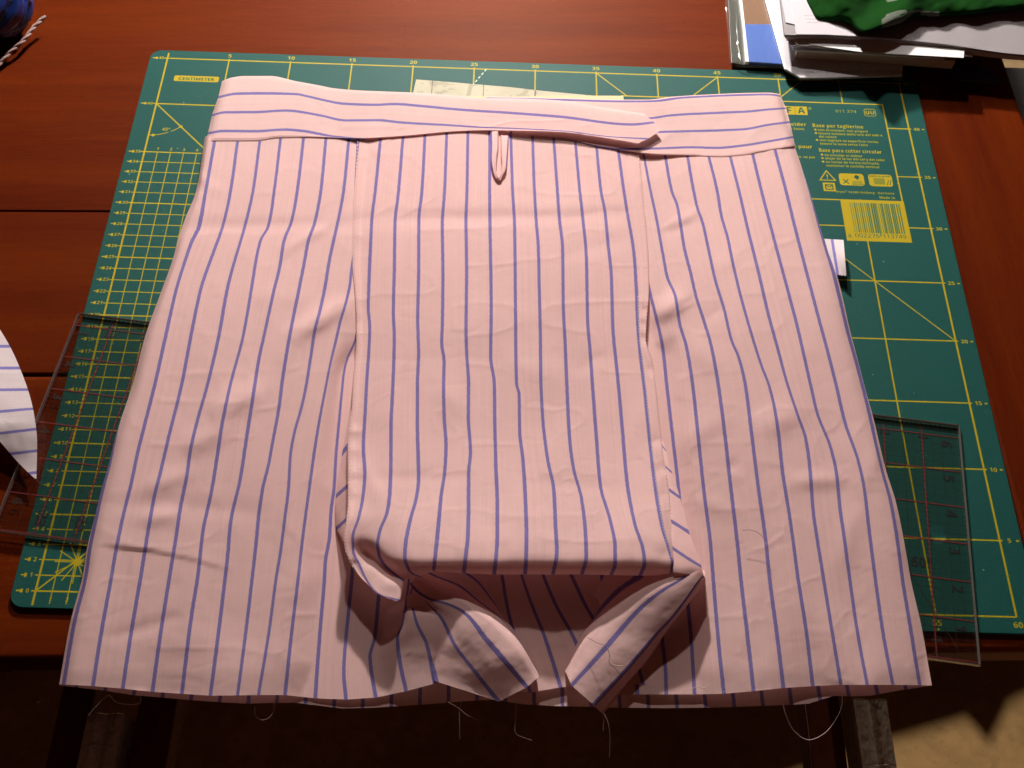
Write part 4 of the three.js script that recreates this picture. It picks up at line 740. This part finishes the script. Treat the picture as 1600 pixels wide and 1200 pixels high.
// loose threads
{
  const M = [std({ color: rgb(0.62, 0.45, 0.40), roughness: 0.9 }), std({ color: rgb(0.22, 0.12, 0.13), roughness: 0.9 })];
  const T = [
    [1, 0.022, 'dark frayed thread lying across the right leg flap', [[918, 996, 2.75], [932, 1004, 2.9], [946, 1010, 2.9], [952, 1022, 2.8], [952, 1036, 2.75], [960, 1043, 2.7], [968, 1053, 2.6]]],
    [0, 0.024, 'short pale thread end on the right leg flap', [[949, 1011, 2.95], [953, 1024, 2.85], [956, 1037, 2.8], [963, 1040, 2.8], [974, 1040, 2.7]]],
    [0, 0.026, 'short thread hanging from the point of the right leg flap', [[943, 1115, 1.6], [943.5, 1127, 1.3], [942.5, 1142, 1.0]]],
    [0, 0.026, 'longest thread hanging from the point of the right leg flap', [[944, 1115, 1.6], [950, 1130, 1.3], [953, 1150, 0.9], [952.5, 1183, 0.3]]],
    [0, 0.026, 'crooked thread hanging under the left leg flap', [[807, 1094, 1.2], [805.5, 1120, 0.8], [806, 1146, 0.5], [817, 1152, 0.3], [831, 1157, 0.2]]],
    [0, 0.024, 'straight thread hanging from the hem left of the leg flaps', [[722, 1094, 0.6], [718, 1108, 0.4], [718, 1130, 0.2], [718.5, 1155, -0.2]]],
    [0, 0.024, 'slanting thread at the hem left of the leg flaps', [[700, 1097, 0.6], [716, 1106, 0.5], [728, 1116, 0.4], [748, 1126, 0.2]]],
    [0, 0.03, 'round loop of thread below the left leg hem', [[428, 1098, 0.5], [428, 1109, 0.3], [421, 1121, 0.2], [409, 1125, 0.1], [399, 1118, 0.2], [398, 1104, 0.4]]],
    [0, 0.026, 'long thread curving from the outer corner of the left hem', [[138, 1118, 0], [150, 1104, 0.3], [170, 1087, 0.6], [181, 1097, 0.5], [205, 1101, 0.3], [219, 1098, 0.3], [220, 1089, 0.5]]],
    [0, 0.026, 'wide hanging loop of thread beside the right silver rail', [[1223, 1100, 0.5], [1229, 1120, 0.3], [1240, 1141, 0], [1262, 1156, -0.3], [1288, 1146, -0.2], [1306, 1124, 0.1], [1315, 1104, 0.4], [1316, 1088, 0.7]]],
    [0, 0.024, 'straight thread dropping below the wide thread loop', [[1258, 1101, 0.5], [1263, 1140, -0.3], [1266, 1170, -1], [1269, 1205, -2]]],
    [1, 0.018, 'fine curved thread near the right hem', [[1159, 1090, 1.0], [1163, 1072, 1.05], [1172, 1056, 1.1], [1186, 1047, 1.1], [1202, 1050, 1.15]]],
    [0, 0.024, 'short pale thread on the hem below the right leg flap', [[1079, 1077, 1.1], [1090, 1073, 1.15], [1099, 1075, 1.15], [1108, 1071, 1.2]]],
    [1, 0.018, 'fine dark thread halfway down the right leg', [[1160, 829, 2.0], [1170, 828, 2.05], [1182, 831, 2.05], [1191, 838, 2.0], [1198, 848, 2.0], [1201, 862, 1.95]]],
    [1, 0.018, 'hair-thin thread near the left hem', [[326, 1076, 1.15], [333, 1062, 1.25], [350, 1053, 1.3], [368, 1051, 1.3], [380, 1056, 1.3], [389, 1064, 1.25]]],
  ];
  for (const [m, r, label, pts] of T) whole('loose_thread', tubePx(pts, r * 0.78, 48, 5), M[m], label, 'thread');
}
// dark chair whose seat shows beyond the table's right end
{
  const ch = thing('dark_chair', 'black chair standing at the far right end of the table', 'chair', [0.68, 0, -0.28]), m = std({ color: rgb(0.012, 0.009, 0.008), roughness: 0.85 });
  const box = (w, h, d, x, y, z) => { const g = new RoundedBoxGeometry(w, h, d, 3, Math.min(w, h, d) * 0.3); g.translate(x, y, z); return g; };
  part('seat', box(0.44, 0.05, 0.5, 0, -0.28, 0), m, ch); part('backrest', box(0.03, 0.45, 0.44, 0.24, 0.0, 0), m, ch);
  for (const [x, z] of [[-0.19, -0.2], [-0.19, 0.2], [0.19, -0.2], [0.19, 0.2]]) part('leg', box(0.035, 0.45, 0.035, x, -0.53, z), m, ch);
}
// ------------------------------------------------------------------ lamps, and the bench that shades the floor (all outside the picture)
{
  const glow = std({ color: rgb(0.9, 0.85, 0.75), emissive: rgb(1, 0.8, 0.6), emissiveIntensity: 3 }), shadeM = std({ color: rgb(0.6, 0.55, 0.45), roughness: 0.8, side: THREE.DoubleSide }), metal = std({ color: rgb(0.2, 0.2, 0.2), metalness: 0.8, roughness: 0.4 });
  const lamp = thing("standing_lamp", 'warm standing lamp behind the table', 'lamp', [LAMP.x, 0, LAMP.z]);
  const b = new THREE.SphereGeometry(0.025, 20, 14); b.translate(0, LAMP.y, 0); part('bulb', b, glow, lamp).castShadow = false;
  const arm = new THREE.TubeGeometry(new THREE.CatmullRomCurve3([[0, -0.74, -0.16], [0, 0.4, -0.18], [0, 0.69, -0.12], [0, 0.715, 0]].map((q) => new THREE.Vector3(...q))), 30, 0.006, 8); part('arm', arm, metal, lamp);
  const base = new THREE.CylinderGeometry(0.08, 0.085, 0.02, 40); base.translate(0, -0.74, -0.16); part('base', base, metal, lamp);
  const sh = new THREE.LatheGeometry([[0.02, 0.72], [0.05, 0.715], [0.09, 0.68], [0.105, 0.665]].map((q) => new THREE.Vector2(...q)), 40); part('lamp_shade', sh, shadeM, lamp);
  const cl = thing('ceiling_lamp', 'bare bulb hanging behind the table', 'lamp', [CEIL.x, 0, CEIL.z]);
  const b2 = new THREE.SphereGeometry(0.034, 20, 14); b2.translate(0, CEIL.y, 0); part('bulb', b2, glow, cl).castShadow = false;
  const cd = new THREE.CylinderGeometry(0.004, 0.004, 0.8, 8); cd.translate(0, CEIL.y + 0.44, 0); part('cable', cd, metal, cl);
  const sl = thing('reading_lamp', 'small reading lamp at the right of the table aimed at the floor', 'lamp', [SIDE.x, 0, SIDE.z]);
  const b3 = new THREE.SphereGeometry(0.026, 20, 14); b3.translate(0, SIDE.y, 0); part('bulb', b3, glow, sl).castShadow = false;
  const pl = new THREE.CylinderGeometry(0.008, 0.008, 0.86, 10); pl.translate(0.06, -0.325, 0.06); part('pole', pl, metal, sl);
  // its edge stands in the lamp's way along the line where the floor's shade ends
  const q = (x, y) => { const f = W(x, y, -75).sub(SIDE).multiplyScalar((SIDE.y + 0.30) / (SIDE.y + 0.75)).add(SIDE); return new THREE.Vector2(f.x, -f.z); };
  const bench = thing('low_bench', 'low wooden bench standing in front of the table', 'bench');
  const e0 = q(1395, 1164), e1 = q(1600, 1094), d = e1.clone().sub(e0).normalize(), nrm = new THREE.Vector2(-d.y, d.x);
  const sp = new THREE.Shape([e0.clone().addScaledVector(d, -0.9), e0, q(1514, 1128), q(1549, 1168), q(1580, 1105), e1, e1.clone().addScaledVector(d, 0.3), e1.clone().addScaledVector(d, 0.3).addScaledVector(nrm, 0.25), e0.clone().addScaledVector(d, -0.9).addScaledVector(nrm, 0.25)]);
  const sg = new THREE.ExtrudeGeometry(sp, { depth: 0.03, bevelEnabled: false }); sg.rotateX(-Math.PI / 2); sg.translate(0, -0.30, 0); part('seat', sg, darkWood, bench);
  for (const [s, e] of [[-0.8, 0.05], [-0.8, 0.2], [0.3, 0.05], [0.3, 0.2]]) { const v = e0.clone().addScaledVector(d, s).addScaledVector(nrm, e), l = new THREE.BoxGeometry(0.04, 0.455, 0.04); l.translate(v.x, -0.5275, -v.y); part('leg', l, darkWood, bench); }
}
renderer.render(scene, camera);
